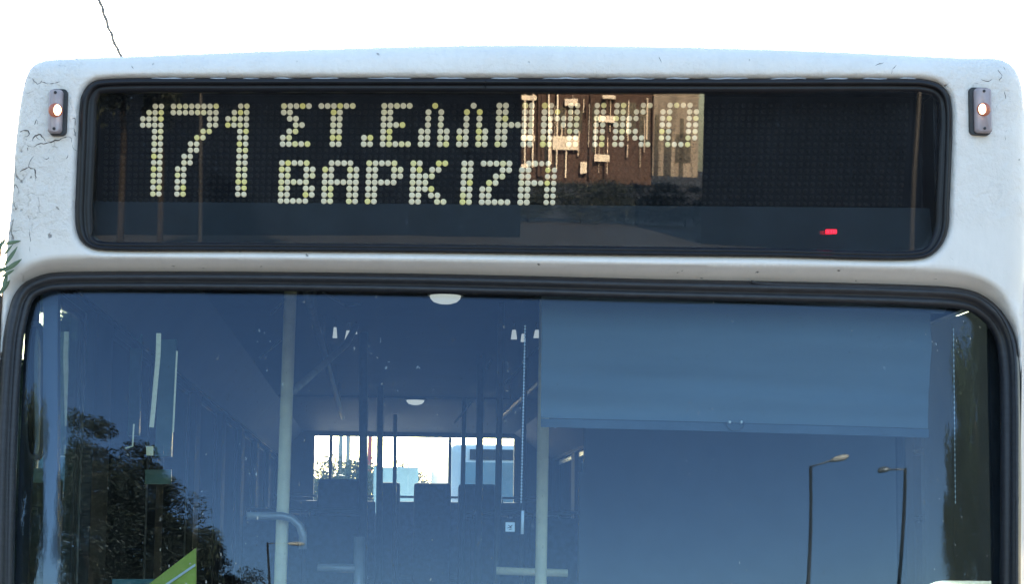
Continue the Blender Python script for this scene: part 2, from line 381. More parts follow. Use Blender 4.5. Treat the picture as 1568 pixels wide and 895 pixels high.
def rake(Z):
    z = np.maximum(Z, 1.3); return .18*(z-2.42)+.12*((z-1.95)**2-.2209)+.02*(Z-z)
def base_Y(X, Z):
    return .05*X**2 + np.where(Z < 2.42, rake(Z), 0)
def body_Y(X, Z, px, py):
    return base_Y(X, Z)
P_all = []
def make_front():
    loops = [SILC, DSP, WSP]
    rows = []
    ring = []
    def keep_near(Lp, others, tol=2.2):
        m = np.ones(len(Lp), bool)
        for o_ in others: m &= segdist(Lp, o_) > tol
        return Lp[m]
    extra = []
    for w in (3, 7, 13, 21, 31): extra.append(offset(SILC, w))
    for w in (-2.5, -5, -7.5, -10, -15): extra.append(offset(DSP, w))
    for w in (-4, -9, -15, -21, -26, -31, -37): extra.append(offset(WSP, w))
    gx, gy = np.meshgrid(np.arange(-14, 1570, 11.0), np.arange(66, 900, 11.0))
    g1 = np.stack([gx.ravel(), gy.ravel()], 1); g1 += np.random.RandomState(3).uniform(-.5, .5, g1.shape)
    gx, gy = np.meshgrid(np.arange(-14, 1570, 30.0), np.arange(905, 1740, 30.0))
    g2 = np.stack([gx.ravel(), gy.ravel()], 1)
    cand = np.concatenate(extra)
    cand = cand[inside(cand, SILC) & ~inside(cand, DSP) & ~inside(cand, WSP)]
    cand = keep_near(cand, loops)
    # thin out ring points that crowd one another
    sel = []; cells = set()
    for p in cand:
        k = (int(p[0]//2.4), int(p[1]//2.4))
        if k in cells: continue
        cells.add(k); sel.append(p)
    cand = np.array(sel)
    g = np.concatenate([g1, g2]); g = g[inside(g, SILC) & ~inside(g, DSP) & ~inside(g, WSP)]
    g = keep_near(g, [SILC], 34); g = keep_near(g, [DSP], 16); g = keep_near(g, [WSP], 38)
    verts = []; edges = []
    for Lp in loops:
        n0 = len(verts); verts += [Vector(p) for p in Lp]
        edges += [(n0+i, n0+(i+1) % len(Lp)) for i in range(len(Lp))]
    verts += [Vector(p) for p in cand] + [Vector(p) for p in g]
    v, e, f, ov, oe, of = delaunay_2d_cdt(verts, edges, [], 0, 1e-4)
    V = np.array([tuple(p) for p in v]); Fc = np.array([t for t in f if len(t) == 3])
    cen = V[Fc].mean(1)
    keep = inside(cen, SILC) & ~inside(cen, DSP) & ~inside(cen, WSP)
    Fc = Fc[keep]
    ds = segdist(V, SILC); dd = segdist(V, DSP); dw = segdist(V, WSP)
    wl_ = np.interp(V[:, 0], [0, 40, 150, 400, 800, 1168, 1400, 1500, 1568], [20, 23, 25, 23, 24, 27, 29, 27, 22])
    side = np.clip((V[:, 1]-445)/90, 0, 1)
    wl_ = wl_*(1-side)+7*side
    led = .060*np.clip(1-dw/wl_, 0, 1)
    rr = 30.0; s_ = np.clip(ds/rr, 0, 1)
    roll = .055*(1-np.sqrt(1-(1-s_)**2+1e-9))
    roll[V[:, 1] > 1700] = 0
    lip = .016*np.clip(1-dd/10, 0, 1)**1.6
    def fy(X, Z, px, py): return base_Y(X, Z)+led+roll+lip
    P = on_surf(V, fy)
    me = bpy.data.meshes.new('front_shell'); me.from_pydata(P.tolist(), [], [tuple(int(i) for i in t) for t in Fc]); me.update()
    bm = bmesh.new(); bm.from_mesh(me)
    loose = [x for x in bm.verts if not x.link_faces]; bmesh.ops.delete(bm, geom=loose, context='VERTS')
    bmesh.ops.recalc_face_normals(bm, faces=bm.faces)
    if sum(x.normal.y for x in bm.faces) > 0: bmesh.ops.reverse_faces(bm, faces=bm.faces)
    bm.to_mesh(me); bm.free()
    me.polygons.foreach_set('use_smooth', [True]*len(me.polygons))
    me.materials.append(WHITE)
    return me

bus = thing('bus', 'white city bus seen head-on, lit destination display over a large dark windscreen', 'bus', (0, 0, 0))
front = link('front_shell', make_front(), bus)
front['label'] = 'scuffed white front panel with cracked filler at the left corner'
sil3 = on_surf(SIL, lambda X, Z, px, py: base_Y(X, Z)+.055)

# ------------------------------------------------------------------ roof and sides behind the front
def shell_back():
    top = [p for p, q in zip(sil3, SIL) if q[1] < 400]
    mb = MB(); n = len(top)
    ys = [0, .4, 2, 6, 10, 14.0]
    vs = []
    for y in ys:
        for p in top: vs.append((p[0], p[1]+y if y < 1 else y, p[2]))
    fs = [(i*n+k, i*n+k+1, (i+1)*n+k+1, (i+1)*n+k) for i in range(len(ys)-1) for k in range(n-1)]
    mb.add(vs, fs)
    o = mb.build('roof', WHITE, bus, smooth=True)
    return top
top = shell_back()
XL, XR = top[0][0], top[-1][0]
ZL, ZR = top[0][2], top[-1][2]
YB = 14.0
for pts_ in ([p for p, q in zip(sil3, SIL) if q[1] >= 395 and q[0] < 800], [p for p, q in zip(sil3, SIL) if q[1] >= 395 and q[0] > 800]):
    mb = MB(); n = len(pts_); xw = XL+.003 if pts_[0][0] < 0 else XR-.003
    mb.add([tuple(p) for p in pts_]+[(xw, .17, p[2]) for p in pts_], [(k, k+1, n+k+1, n+k) for k in range(n-1)])
    mb.build('corner_panel', WHITE, bus, smooth=True)
for nm, x, zt, sgn in (('left', XL, ZL, 1), ('right', XR, ZR, -1)):
    mb = MB()
    xi = x+sgn*.022
    a, b = sorted((x, xi))
    mb.box(a, b, .16, YB, .35, 1.35)
    mb.box(a, b, .16, YB, 2.50, zt-.003)
    ww = [.28, 1.45, 1.75, 3.3, 3.5, 5.0, 5.2, 6.7, 6.9, 8.4, 8.6, 10.1, 10.3, 11.8, 12.0, 13.6]
    posts = [(.16, .28)]+[(ww[i], ww[i+1]) for i in range(1, len(ww)-1, 2)]+[(13.6, YB)]
    for y0, y1 in posts: mb.box(a+.001, b-.001, y0, y1, 1.352, 2.498)
    mb.build('side_wall', WHITE, bus)
    mb = MB(); c, d = sorted((xi+sgn*.001, xi+sgn*.035))
    mb.box(c, d, .3, YB, .37, 1.35); mb.box(c, d, .3, YB, 2.50, zt-.01)
    for y0, y1 in posts: mb.box(c+.001, d-.001, max(y0-.045, .3), y1+.045, 1.352, 2.498)
    mb.build('inner_lining', LINING, bus)
    for i in range(0, len(ww), 2):
        w = MB(); y0, y1 = ww[i], ww[i+1]
        for bx in ((y0+.002, y1-.002, 1.354, 1.39), (y0+.002, y1-.002, 2.46, 2.496), (y0+.002, y0+.04, 1.392, 2.458), (y1-.04, y1-.002, 1.392, 2.458)):
            w.box(a-.004, b-.01 if sgn > 0 else b+.004, bx[0], bx[1], bx[2], bx[3])
        fr = w.build('side_window', RUBBER, bus)
        g = MB(); xm = (a+b)/2; g.box(xm-.003, xm+.003, y0+.03, y1-.03, 1.37, 2.47); g.build('pane', GLASS_S if i == 0 or (sgn < 0 and i == len(ww)-4) else OPAQUE, fr)
# rear wall with its window
mb = MB()
def rz(py, px=636): return at(px, py, YB)[2]
rx0, rx1 = at(481, 715, YB)[0], at(787, 715, YB)[0]
rz1, rz0 = at(636, 670, YB)[2], 2.0
mb.box(XL, rx0, YB, YB+.08, .35, 2.97); mb.box(rx1, XR, YB, YB+.08, .35, 2.97)
mb.box(rx0, rx1, YB+.001, YB+.079, .35, rz0); mb.box(rx0, rx1, YB+.001, YB+.079, rz1, 2.95)
mb.build('rear_wall', WALLIN, bus)
rw = MB(); rw.box(rx0, rx1, YB+.062, YB+.068, rz0, rz1); rw = rw.build('rear_window', glass('rear_glass', .04, (.9, .93, .93), 0), bus)
for x0, x1 in ((503.5, 508.5), (686.5, 691)):
    g = MB(); g.box(at(x0, 715, YB)[0], at(x1, 715, YB)[0], YB+.01, YB+.06, rz0, rz1); g.build('window_bar', RUBBER, rw)
# floor, ceiling, inner walls
mb = MB(); mb.box(XL+.06, XR-.06, .15, 8.5, .33, .36); mb.box(XL+.06, XR-.06, 8.5, YB, .33, .85); mb.build('floor', FLOORM, bus)
mb = MB()
mb.box(-.98, 1.0, .45, YB-.01, 2.76, 2.78)
for x0, x1 in ((XL+.04, -.98), (1.0, XR-.04)):
    z0, z1 = (2.52, 2.762) if x0 < 0 else (2.762, 2.52)
    mb.add([(x0, .45, z0), (x1, .45, z1), (x1, YB-.01, z1), (x0, YB-.01, z0), (x0, .45, z0+.02), (x1, .45, z1+.02), (x1, YB-.01, z1+.02), (x0, YB-.01, z0+.02)],
           [(0, 1, 2, 3), (7, 6, 5, 4), (0, 4, 5, 1), (1, 5, 6, 2), (2, 6, 7, 3), (3, 7, 4, 0)])
mb.build('ceiling', CEIL, bus)
mb = MB(); mb.box(XL+.06, XR-.06, .24, .44, 2.52, 2.80); mb.build('header_box', WALLIN, bus, bevel=.01)
# ceiling step halfway back
zc = at(636, 606, 8.9)[2]
mb = MB(); mb.box(-.97, .99, 9.05, 9.25, zc-.01, 2.757); mb.build('ceiling_step', CEIL, bus)
for (px, py, Yd, zz) in ((682, 449, 3.0, 2.757), (636, 611, 9.0, zc-.011)):
    d = ray(px, py); t = (zz-CAM[2])/d[2] if Yd < 5 else (8.95-CAM[1])/d[1]
    p = CAM+d*t
    mb = MB(); rr = .062
    mb.lathe((p[0], p[1], p[2] if Yd > 5 else zz), (0, 0, -1), [(0, rr*1.15), (.012, rr*1.15)], 24)
    base = mb.build('ceiling_lamp', PLASW, bus, smooth=False)
    mb = MB(); zt = (p[2] if Yd > 5 else zz)-.012
    mb.lathe((p[0], p[1], zt), (0, 0, -1), [(0, rr), (.012, rr*.95), (.024, rr*.75), (.031, rr*.4), (.033, rr*.1)], 24); mb.build('lens', DLAMP, base, smooth=True)

# ------------------------------------------------------------------ glass and seals
def wind_Y(X, Z):
    e = np.maximum(0, np.abs(X-.033)-1.077)
    return .05*X**2 + 1.0*e**2 + rake(Z) + .058 - .027*X**2*(Z-2.15)
def strip_loops(loops3, name, m, parent, closed=True, **kw):
    n = len(loops3[0]); mb = MB(); vs = [p for L in loops3 for p in L]
    fs = [(i*n+k, i*n+(k+1) % n, (i+1)*n+(k+1) % n, (i+1)*n+k) for i in range(len(loops3)-1) for k in range(n)]
    mb.add(vs, fs)
    return mb.build(name, m, parent, smooth=True, **kw)
def resample(L, n):
    Lc = np.concatenate([L, L[:1]]); s = np.r_[0, np.cumsum(np.linalg.norm(np.diff(Lc, axis=0), axis=1))]
    t = np.linspace(0, s[-1], n, endpoint=False)
    return np.stack([np.interp(t, s, Lc[:, 0]), np.interp(t, s, Lc[:, 1])], 1)
def seal(L, wfun, prof, fY, name, m, parent, n=700, f2=None):
    L = resample(L, n); loops = []
    inner = offset(L, wfun)
    for t, dy in prof:
        q = L + (inner-L)*t
        loops.append([tuple(p) for p in on_surf(q, lambda X, Z, a, b, dy=dy, t=t: (fY(X, Z)*(1-t)+f2(X, Z)*t if f2 else fY(X, Z))+dy)])
    return strip_loops(loops, name, m, parent), inner
def w_disp(nx, ny, p):                        # nx, ny: inward normal in pixels (y down)
    return 22*max(0, ny)**2 + 13*max(0, -ny)**2 + 26*max(0, nx)**2 + 20*max(0, -nx)**2
def w_wind(nx, ny, p):
    return (np.interp(p[0], [0, 1500], [26, 30]))*max(0, ny)**2 + 30*max(0, -ny)**2 + 28*max(0, nx)**2 + 28*max(0, -nx)**2
dy_flat = lambda X, Z: base_Y(X, Z)
dseal, dinner = seal(DSP, w_disp, [(-.10, .03), (-.05, .012), (.02, .002), (.12, -.004), (.3, -.005), (.42, .002), (.5, .010), (.6, .006), (.8, .009), (.93, .014), (1, .018), (1.015, .09)], dy_flat, 'display_seal', RUBBERD, bus)
wsl = lambda X, Z: base_Y(X, Z)+.044
ws2 = lambda X, Z: wind_Y(X, Z)-.012
wseal, winner = seal(WSP, w_wind, [(-.15, .03), (-.04, .0), (.05, -.012), (.2, -.018), (.42, -.016), (.52, -.004), (.6, -.008), (.78, -.010), (.92, -.004), (1.0, .003), (1.006, .03)], wsl, 'windscreen_seal', RUBBER, bus, f2=ws2)

def pane_from_loop(L, fY, name, m, parent, step, thick, grow=0):
    Lg = resample(offset(L, -grow) if grow else L, 260)
    x0, y0 = Lg.min(0); x1, y1 = Lg.max(0)
    gx, gy = np.meshgrid(np.arange(x0+step/2, x1, step), np.arange(y0+step/2, y1, step))
    g = np.stack([gx.ravel(), gy.ravel()], 1); g = g[inside(g, Lg)]; g = g[segdist(g, Lg) > step*.4]
    verts = [Vector(p) for p in Lg]+[Vector(p) for p in g]
    v, e, f, *_ = delaunay_2d_cdt(verts, [(i, (i+1) % len(Lg)) for i in range(len(Lg))], [], 0, 1e-4)
    V = np.array([tuple(p) for p in v]); Fc = np.array(f); cen = V[Fc].mean(1); Fc = Fc[inside(cen, Lg)]
    P = on_surf(V, lambda X, Z, a, b: fY(X, Z))
    mb = MB(); n = len(P)
    nb = []
    cnt = {}
    for t in Fc:
        for a, b in ((t[0], t[1]), (t[1], t[2]), (t[2], t[0])): cnt[(a, b)] = 1
    rim = [(a, b) for (a, b) in cnt if (b, a) not in cnt]
    P2 = P.copy(); P2[:, 1] += thick
    mb.add(list(P)+list(P2), [tuple(map(int, t)) for t in Fc]+[tuple(int(i)+n for i in t[::-1]) for t in Fc])
    for a, b in rim: mb.add([P[b], P[a], P2[a], P2[b]], [(0, 1, 2, 3)])
    return mb.build(name, m, parent, smooth=True)
ws = pane_from_loop(winner, wind_Y, 'windscreen', GLASS_W, bus, 14, .006, 3)
DT = math.tan(R(5.3))
disp_gY = lambda X, Z: .03*X**2 + .048 - DT*(Z-2.72)
dg = pane_from_loop(dinner, disp_gY, 'display_glass', GLASS_D, bus, 16, .004, 3)

SEALT = simple('old_sealant', (.45, .47, .50), .7, .3, 40)
for (x0, x1) in ((232, 300), (322, 352), (372, 402), (420, 455), (470, 520), (560, 640), (662, 720), (752, 800), (830, 905), (930, 1005), (1020, 1060), (1085, 1150), (1180, 1240), (1262, 1300), (1322, 1362), (1378, 1404)):
    xs = np.arange(x0, x1, 6.0); ys = np.interp(xs, DSP[:80, 0][np.argsort(DSP[:80, 0])], DSP[:80, 1][np.argsort(DSP[:80, 0])]) if False else np.full(len(xs), 120.3)
    ys = ys+np.array([.5*math.sin(x*.23)+.4*math.sin(x*.071) for x in xs])
    P = on_surf(np.stack([xs, ys], 1), lambda X, Z, a, b: base_Y(X, Z)+.004)
    mb = MB(); mb.tube(list(P), [.0006+.0016*math.sin(math.pi*(i+.5)/len(P)) for i in range(len(P))], 6); mb.build('sealant', SEALT, dseal, smooth=True)
P = on_surf([(744, 123), (743, 131), (744.5, 136)], lambda X, Z, a, b: base_Y(X, Z)-.0045)
mb = MB(); mb.tube(list(P), [.0012, .0016, .0008], 6); mb.build('seal_joint', BOARD, dseal)
cp = catmull([(1150, 432), (1162, 434.5), (1300, 439), (1400, 442), (1456, 445), (1490, 451), (1520, 469), (1540, 495), (1552, 530), (1556, 600), (1557, 760), (1557, 900)], False, 8)
P = on_surf(cp, lambda X, Z, a, b: base_Y(X, Z)+.034); mb = MB(); mb.tube(list(P), .0045, 8); mb.build('filler_strip', RUBBER, wseal, smooth=True)
# the housing behind the display glass
BY = .14
def q(px, py, Y): p = at(px, py, Y); return p
hx0, hx1 = at(135, 250, .05)[0], at(1440, 250, .05)[0]
hz1, hz0 = at(760, 128, .1)[2], at(760, 393, .05)[2]
mb = MB()
mb.box(hx0, hx1, .22, .23, hz0, hz1+.02)
mb.box(hx0, hx1, .10, .219, hz1+.004, hz1+.014)
mb.box(hx0, hx1, .10, .219, hz0-.03, hz0-.02)
mb.box(hx0-.01, hx0, .11, .219, hz0, hz1); mb.box(hx1, hx1+.01, .11, .219, hz0, hz1)
mb.build('display_housing', RUBBERD, bus)
brd = MB()
a = at(153, 146, BY+.02); b_ = at(1416, 149, BY+.02); c = at(1410, 318, BY+.02); d = at(150, 309, BY+.02)
bk = [p+np.array([0, .015, 0]) for p in (a, b_, c, d)]
brd.add([a, b_, c, d]+bk, [(0, 1, 2, 3), (7, 6, 5, 4), (0, 4, 5, 1), (1, 5, 6, 2), (2, 6, 7, 3), (3, 7, 4, 0)])
board = brd.build('destination_board', BOARD, bus)
mb = MB()
a = at(136, 308, .158); b_ = at(1438, 319, .158); c = at(1436, 392, .122); d = at(132, 384, .122)
bk = [p+np.array([0, .012, 0]) for p in (a, b_, c, d)]
mb.add([a, b_, c, d]+bk, [(0, 1, 2, 3), (7, 6, 5, 4), (0, 4, 5, 1), (1, 5, 6, 2), (2, 6, 7, 3), (3, 7, 4, 0)])
sill = mb.build('housing_sill', PANELD, bus)

# ------------------------------------------------------------------ dot matrix
def dotpx(col, row):
    x = 218.1+9.272*col+.005787*col*col
    y = 160.5-.0020*(x-240)+row*(9.63+(x-240)*.00053)
    x -= row*(.27+(x-240)*.00045)
    return x, y
GL = {  # glyphs as columns per row, relative to the first column
 'one': (0, ['..XX', '.XXX', 'XXXX', 'XXXX']+['..XX']*11),
 'seven': (0, ['XXXXXXXX', 'XXXXXXXX', '......XX', '......XX', '.....XX.', '....XX..', '...XX...', '...XX...', '..XX....', '..XX....', '.XX.....', '.XX.....', '.XX.....', '.XX.....', '.XX.....']),
 'S': (0, ['XXXXX', 'XX', '.XX', '..XX', '.XX', 'XX', 'XXXXX']),
 'T': (0, ['XXXXXX', '..XX', '..XX', '..XX', '..XX', '..XX', '..XX']),
 'dot': (0, ['', '', '', '', '', 'XX', 'XX']),
 'E': (0, ['XXXXX', 'XX', 'XX', 'XXXX', 'XX', 'XX', 'XXXXX']),
 'L': (0, ['..X', '.X.X', '.X.X', '.X.X', 'XX.XX', 'XX.XX', 'XX.XX']),
 'H': (0, ['XX..XX', 'XX..XX', 'XX..XX', 'XXXXXX', 'XX..XX', 'XX..XX', 'XX..XX']),
 'N': (0, ['XX..XX', 'XXX.XX', 'XXXXXX', 'XX.XXX', 'XX..XX', 'XX..XX', 'XX..XX']),
 'I': (0, ['XX']*7),
 'K': (0, ['XX..XX', 'XX.XX', 'XXXX', 'XXX', 'XXXX', 'XX.XX', 'XX..XX']),
 'O': (0, ['.XXXX', 'XX..XX', 'XX..XX', 'XX..XX', 'XX..XX', 'XX..XX', '.XXXX']),
 'B': (0, ['XXXXX', 'XX..XX', 'XX..XX', 'XXXXX', 'XX..XX', 'XX..XX', 'XXXXX']),
 'A': (0, ['.XXXX', 'XX..XX', 'XX..XX', 'XXXXXX', 'XX..XX', 'XX..XX', 'XX..XX']),
 'P': (0, ['XXXXX', 'XX..XX', 'XX..XX', 'XXXXX', 'XX', 'XX', 'XX']),
 'Z': (0, ['XXXXX', '...XX', '..XX', '.XX', 'XX', 'XX', 'XXXXX'])}
lay = [('one', 0, 0), ('seven', 5, 0), ('one', 14, 0), ('S', 23, 0), ('T', 29, 0), ('dot', 36, 0), ('E', 39, 0), ('L', 45, 0), ('L', 51, 0), ('H', 57, 0), ('N', 64, 0),
       ('I', 72, 0), ('K', 75, 0), ('O', 82, 0), ('B', 23, 9), ('A', 30, 9), ('P', 37, 9), ('K', 44, 9), ('I', 52, 9), ('Z', 55, 9), ('A', 61, 9)]
lit = set()
for g, c0, r0 in lay:
    for r, line in enumerate(GL[g][1]):
        for k, ch in enumerate(line):
            if ch == 'X': lit.add((c0+k, r0+r))
def disc_mesh(rad, h, n=10):
    mb = MB(); mb.lathe((0, 0, 0), (0, -1, 0), [(0, rad), (h*.6, rad), (h, rad*.72)], n); return mb
def disc_at(mb, col, row, rad, h, n=10):
    x, y = dotpx(col, row); p = at(x, y, BY)
    mb.lathe((p[0], BY+.0195, p[2]), (0, -1, 0), [(0, rad), (h*.6, rad), (h, rad*.7)], n)
me_dot = disc_mesh(.0075, .006).build('dot', DOT, board, smooth=False)
first = True; cnt = 0
order = sorted(lit, key=lambda t: (-(t[0] > 22), t[0], t[1]))
rest = MB()
for (cc, rr_) in order:
    x, y = dotpx(cc, rr_); p = at(x, y, BY)
    if cnt < 300:
        if first: o = me_dot; first = False
        else: o = me_dot.copy(); C.objects.link(o); o.parent = board
        o.location = (p[0], BY+.0195, p[2]); cnt += 1
        k = 1+.0025*(cc-20)*.6; o.scale = (k, 1, k)
    else: disc_at(rest, cc, rr_, .0071, .006)
if rest.v: rest.build('dot_group', DOT, board, kind='stuff')
un = MB()
for cc in range(-6, 119):
    for rr_ in range(16):
        if (cc, rr_) in lit: continue
        disc_at(un, cc, rr_, .0062, .003, 6)
un.build('unlit_dots', DISC, board, kind='stuff')
# red status digits low on the sill
mb = MB()
for i in range(4):
    for seg in ((0, 0, 3, 0), (0, 2.6, 3, 2.6), (0, 5.2, 3, 5.2), (0, 0, 0, 5.2), (3, 0, 3, 5.2)):
        if (i+seg[0]) % 3 == 1 and seg[1] == 2.6: continue
        x0 = 1265+i*4.2+seg[0]; y0 = 352.3+seg[1]
        p0 = at(x0, y0, .058); p1 = at(1265+i*4.2+seg[2], 352.3+seg[3], .058)
        mb.obox((p0+p1)/2, (abs(p1-p0)[0]/2+.0006, 0, 0), (0, .002, 0), (0, 0, abs(p1-p0)[2]/2+.0006))
mb.build('status_readout', LEDR, bus)

# ------------------------------------------------------------------ marker lights
def marker(cx, cy, w, h, flip):
    p = on_surf([(cx, cy)], lambda X, Z, a, b: base_Y(X, Z))[0]
    s = (p[1]-CAM[1])/F
    W2, H2 = w*s/2, h*s/2
    Y = p[1]
    def rrect(wx, hz, r, y, dx=0, n=6):
        out = []
        for qx, qz, a0 in ((1, 1, 0), (-1, 1, 90), (-1, -1, 180), (1, -1, 270)):
            for k in range(n+1):
                an = R(a0+90*k/n); out.append((p[0]+dx+qx*(wx-r)+r*math.cos(an), y, p[2]+qz*(hz-r)+r*math.sin(an)))
        return out
    def stack(levels, name, m, par):
        n = len(levels[0]); mb = MB(); vs = [v for L in levels for v in L]
        fs = [(i*n+k, i*n+(k+1) % n, (i+1)*n+(k+1) % n, (i+1)*n+k) for i in range(len(levels)-1) for k in range(n)]
        fs.append(tuple((len(levels)-1)*n+k for k in range(n)))
        mb.add(vs, fs); o = mb.build(name, m, par); autosmooth(o, 40); return o
    dx = .0045*flip
    gk = stack([rrect(W2, H2, .012, Y+.02, -dx*.3), rrect(W2, H2, .012, Y-.010, -dx*.3), rrect(W2*.97, H2*.985, .011, Y-.013, -dx*.3)], 'marker_light', RUBBER, bus)
    w2, h2 = W2*.80, H2*.94
    stack([rrect(w2, h2, .010, Y-.012, dx), rrect(w2, h2, .010, Y-.020, dx), rrect(w2*.86, h2*.975, .010, Y-.027, dx), rrect(w2*.6, h2*.95, .008, Y-.030, dx)], 'housing', CLEARP, gk)
    mb = MB(); r = .0178
    mb.lathe((p[0]+dx*.6, Y-.026, p[2]+.0006), (0, -1, 0), [(0, r), (.006, r), (.010, r*.9), (.013, r*.6), (.0145, r*.2)], 24); mb.build('lens', AMBER, gk, smooth=True)
    mb = MB(); n = 16
    mb.lathe((p[0]-dx*.7, Y-.036, p[2]), (0, -1, 0), [(0, .0108), (.004, .0104), (.0065, .007), (.0075, .002)], 16); hb = mb.build('bulb', HOT, gk, smooth=True); hb.data.transform(Matrix.Translation((hb_c := Vector((p[0]-dx*.7, 0, p[2])))) @ Matrix.Diagonal((.85, 1, 1.25, 1)) @ Matrix.Translation(-hb_c))
    for sg in (1, -1):
        mb = MB(); mb.lathe((p[0]+dx, Y-.029, p[2]+sg*(h2-.010)), (0, -1, 0), [(0, .0038), (.003, .0038), (.004, .0022)], 10); mb.build('screw', RUBBER, gk)
marker(89.5, 173, 27, 73, -1)
marker(1499.5, 171.5, 35, 77, 1)

cr_m = simple('crack_dirt', (.10, .085, .075), .9, .4, 60, spec=.1)
CR = [[(31, 203), (36, 200), (44, 201), (45, 207), (38, 209), (36, 212), (42, 215)], [(42, 222), (47, 225), (60, 221), (75, 218), (90, 214), (108, 211), (110, 222), (113, 228), (119, 232)], [(43, 224), (43, 231)],
      [(50, 216), (54, 208), (62, 207), (68, 213), (71, 217)], [(56, 209), (60, 214)], [(31, 264), (38, 258), (44, 257), (52, 259), (54, 268), (55, 276)], [(44, 257), (46, 248), (52, 238)], [(20, 290), (24, 282), (28, 290), (29, 297)],
      [(108, 185), (112, 180), (116, 184), (115, 191)], [(110, 200), (112, 196), (115, 203), (116, 210)], [(52, 190), (56, 184), (58, 190)], [(21, 312), (25, 320), (27, 312)], [(106, 232), (104, 240), (100, 245)], [(66, 240), (72, 244), (75, 240)],
      [(50, 120), (58, 128), (64, 124)], [(64, 126), (80, 129), (95, 124)], [(200, 99), (207, 107)], [(1010, 88), (1012, 95)], [(1528, 108), (1534, 116), (1530, 124)], [(1537, 102), (1543, 112)], [(1538, 140), (1539, 150)], [(1541, 200), (1537, 222)], [(1340, 100), (1352, 96)], [(1502, 122), (1512, 125), (1520, 121)],
      [(46, 330), (46, 393)], [(1364, 112), (1372, 98)]]
for L_ in CR:
    cp = catmull(L_, False, 3); k = len(cp)
    dsl = segdist(cp, SILC)
    cp = cp + np.array([[rng.uniform(-1.1, 1.1), rng.uniform(-1.1, 1.1)] for _ in cp])
    s_ = np.clip(dsl/30, 0, 1); rl_ = .055*(1-np.sqrt(1-(1-s_)**2+1e-9))
    P = on_surf(cp, lambda X, Z, a, b: base_Y(X, Z)+rl_+.0004)
    w = .0005 if len(L_) == 2 else .0012 if len(L_) > 4 else .0007
    mb = MB(); mb.tube(list(P), [w*(.35+rng.random())*(.4+math.sin(math.pi*(i+.5)/k)) for i in range(k)], 5); mb.build('crack', cr_m, front)
# aerial wire above the roof
mb = MB(); pts = []; rads = []
P0 = [(148, -12), (156, 10), (161, 26), (166, 41), (171, 53), (174, 62), (177.5, 71), (183, 80), (187, 90)]
cp = catmull(P0, False, 3)
for i, p in enumerate(cp):
    w = math.sin(i*.9)*.0015
    a_ = at(p[0], p[1], 1.2); pts.append(a_+np.array([w, 0, 0])); rads.append(.0042+.0012*abs(math.sin(i*.75)))
mb.tube(pts, rads, 8); mb.build('aerial', simple('aerial_wire_grey', (.16, .16, .15), .6, .3, 50), bus, smooth=True)

# ------------------------------------------------------------------ interior
def pole(pts, rad, m=POLE, name='grab_pole', n=14):
    mb = MB(); mb.tube(pts, rad, n); return mb.build(name, m, bus, smooth=True)
def ppole(x0, y0, x1, y1, Y, w, m=POLE, name='grab_pole', zlo=None, ztop=None):
    a = at(x0, y0, Y); b = at(x1, y1, Y); t = (b-a)/(b[2]-a[2])
    if zlo is not None: b = a+t*(zlo-a[2])
    if ztop is not None: a = a+t*(ztop-a[2])
    return pole([a, b], w*(Y-CAM[1])/F/2, m, name)
ppole(443, 500, 429, 895, .95, 19, POLE, zlo=.36, ztop=2.76)
ppole(832, 640, 828, 895, .95, 18, POLE, zlo=.36, ztop=2.76)
# branch off the left pole, rails
a = at(449, 600, .95); b = at(530, 528, 1.6); pole([a, b, at(545, 500, 1.8)], .011, POLED, 'grab_rail')
pole([at(378, 791, .9), at(432, 791, .9), at(447, 795, .9), at(459, 806, .9), at(464, 822, .9), at(464, 842, .9)], .0115, POLED, 'grab_rail')
pole([at(486, 870, 1.3), at(555, 872, 1.3)], .013, POLED, 'grab_rail')
pole([at(550, 823, 1.3), at(549, 1010, 1.3)], .017, POLED, 'grab_rail')
pole([at(760, 875, 1.2), at(869, 879, 1.2)], .012, POLE, 'grab_rail')
for (x0, y0, x1, y1, Y, w) in ((557, 452, 556, 760, 4.5, 13), (583, 560, 581, 760, 8.0, 10), (737, 480, 733, 790, 5.6, 11), (768, 450, 761, 870, 3.2, 10), (712, 560, 708, 780, 9.0, 7), (805, 470, 800, 800, 4.4, 8), (606, 560, 604, 770, 11, 6)):
    ppole(x0, y0, x1, y1, Y, w, POLED, zlo=.5, ztop=2.75)
# longitudinal hand rails under the ceiling with hanging straps
for x in (-.52, .56):
    pole([(x, .7, 2.60), (x, 4, 2.60), (x, 9, 2.60)], .014, POLED, 'ceiling_rail')
    for y in np.arange(1.2, 9, 1.3):
        mb = MB(); mb.tube([(x, y, 2.60), (x, y, 2.75)], .009, 8); mb.build('rail_hanger', POLED, bus)
GRIPGLOW = simple('grip_glow', (.85, .85, .8), .4, .05, 30, emit=(1, .98, .9), estr=.08)  # strap grips given a glow to stand for bright glints, not lamps
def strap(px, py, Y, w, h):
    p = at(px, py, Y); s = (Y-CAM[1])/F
    mb = MB(); mb.obox(p+np.array([0, 0, h*s*.9]), (w*s*.18, 0, 0), (0, .004, 0), (0, 0, h*s*.5)); o = mb.build('glint_strap', SEATP, bus)
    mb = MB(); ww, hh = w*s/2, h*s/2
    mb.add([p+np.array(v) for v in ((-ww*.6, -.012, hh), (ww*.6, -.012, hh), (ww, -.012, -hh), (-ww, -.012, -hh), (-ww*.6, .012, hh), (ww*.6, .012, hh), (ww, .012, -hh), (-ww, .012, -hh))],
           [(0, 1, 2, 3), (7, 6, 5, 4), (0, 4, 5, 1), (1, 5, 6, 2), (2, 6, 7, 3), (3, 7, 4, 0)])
    mb.build('grip_glint', GRIPGLOW, o)
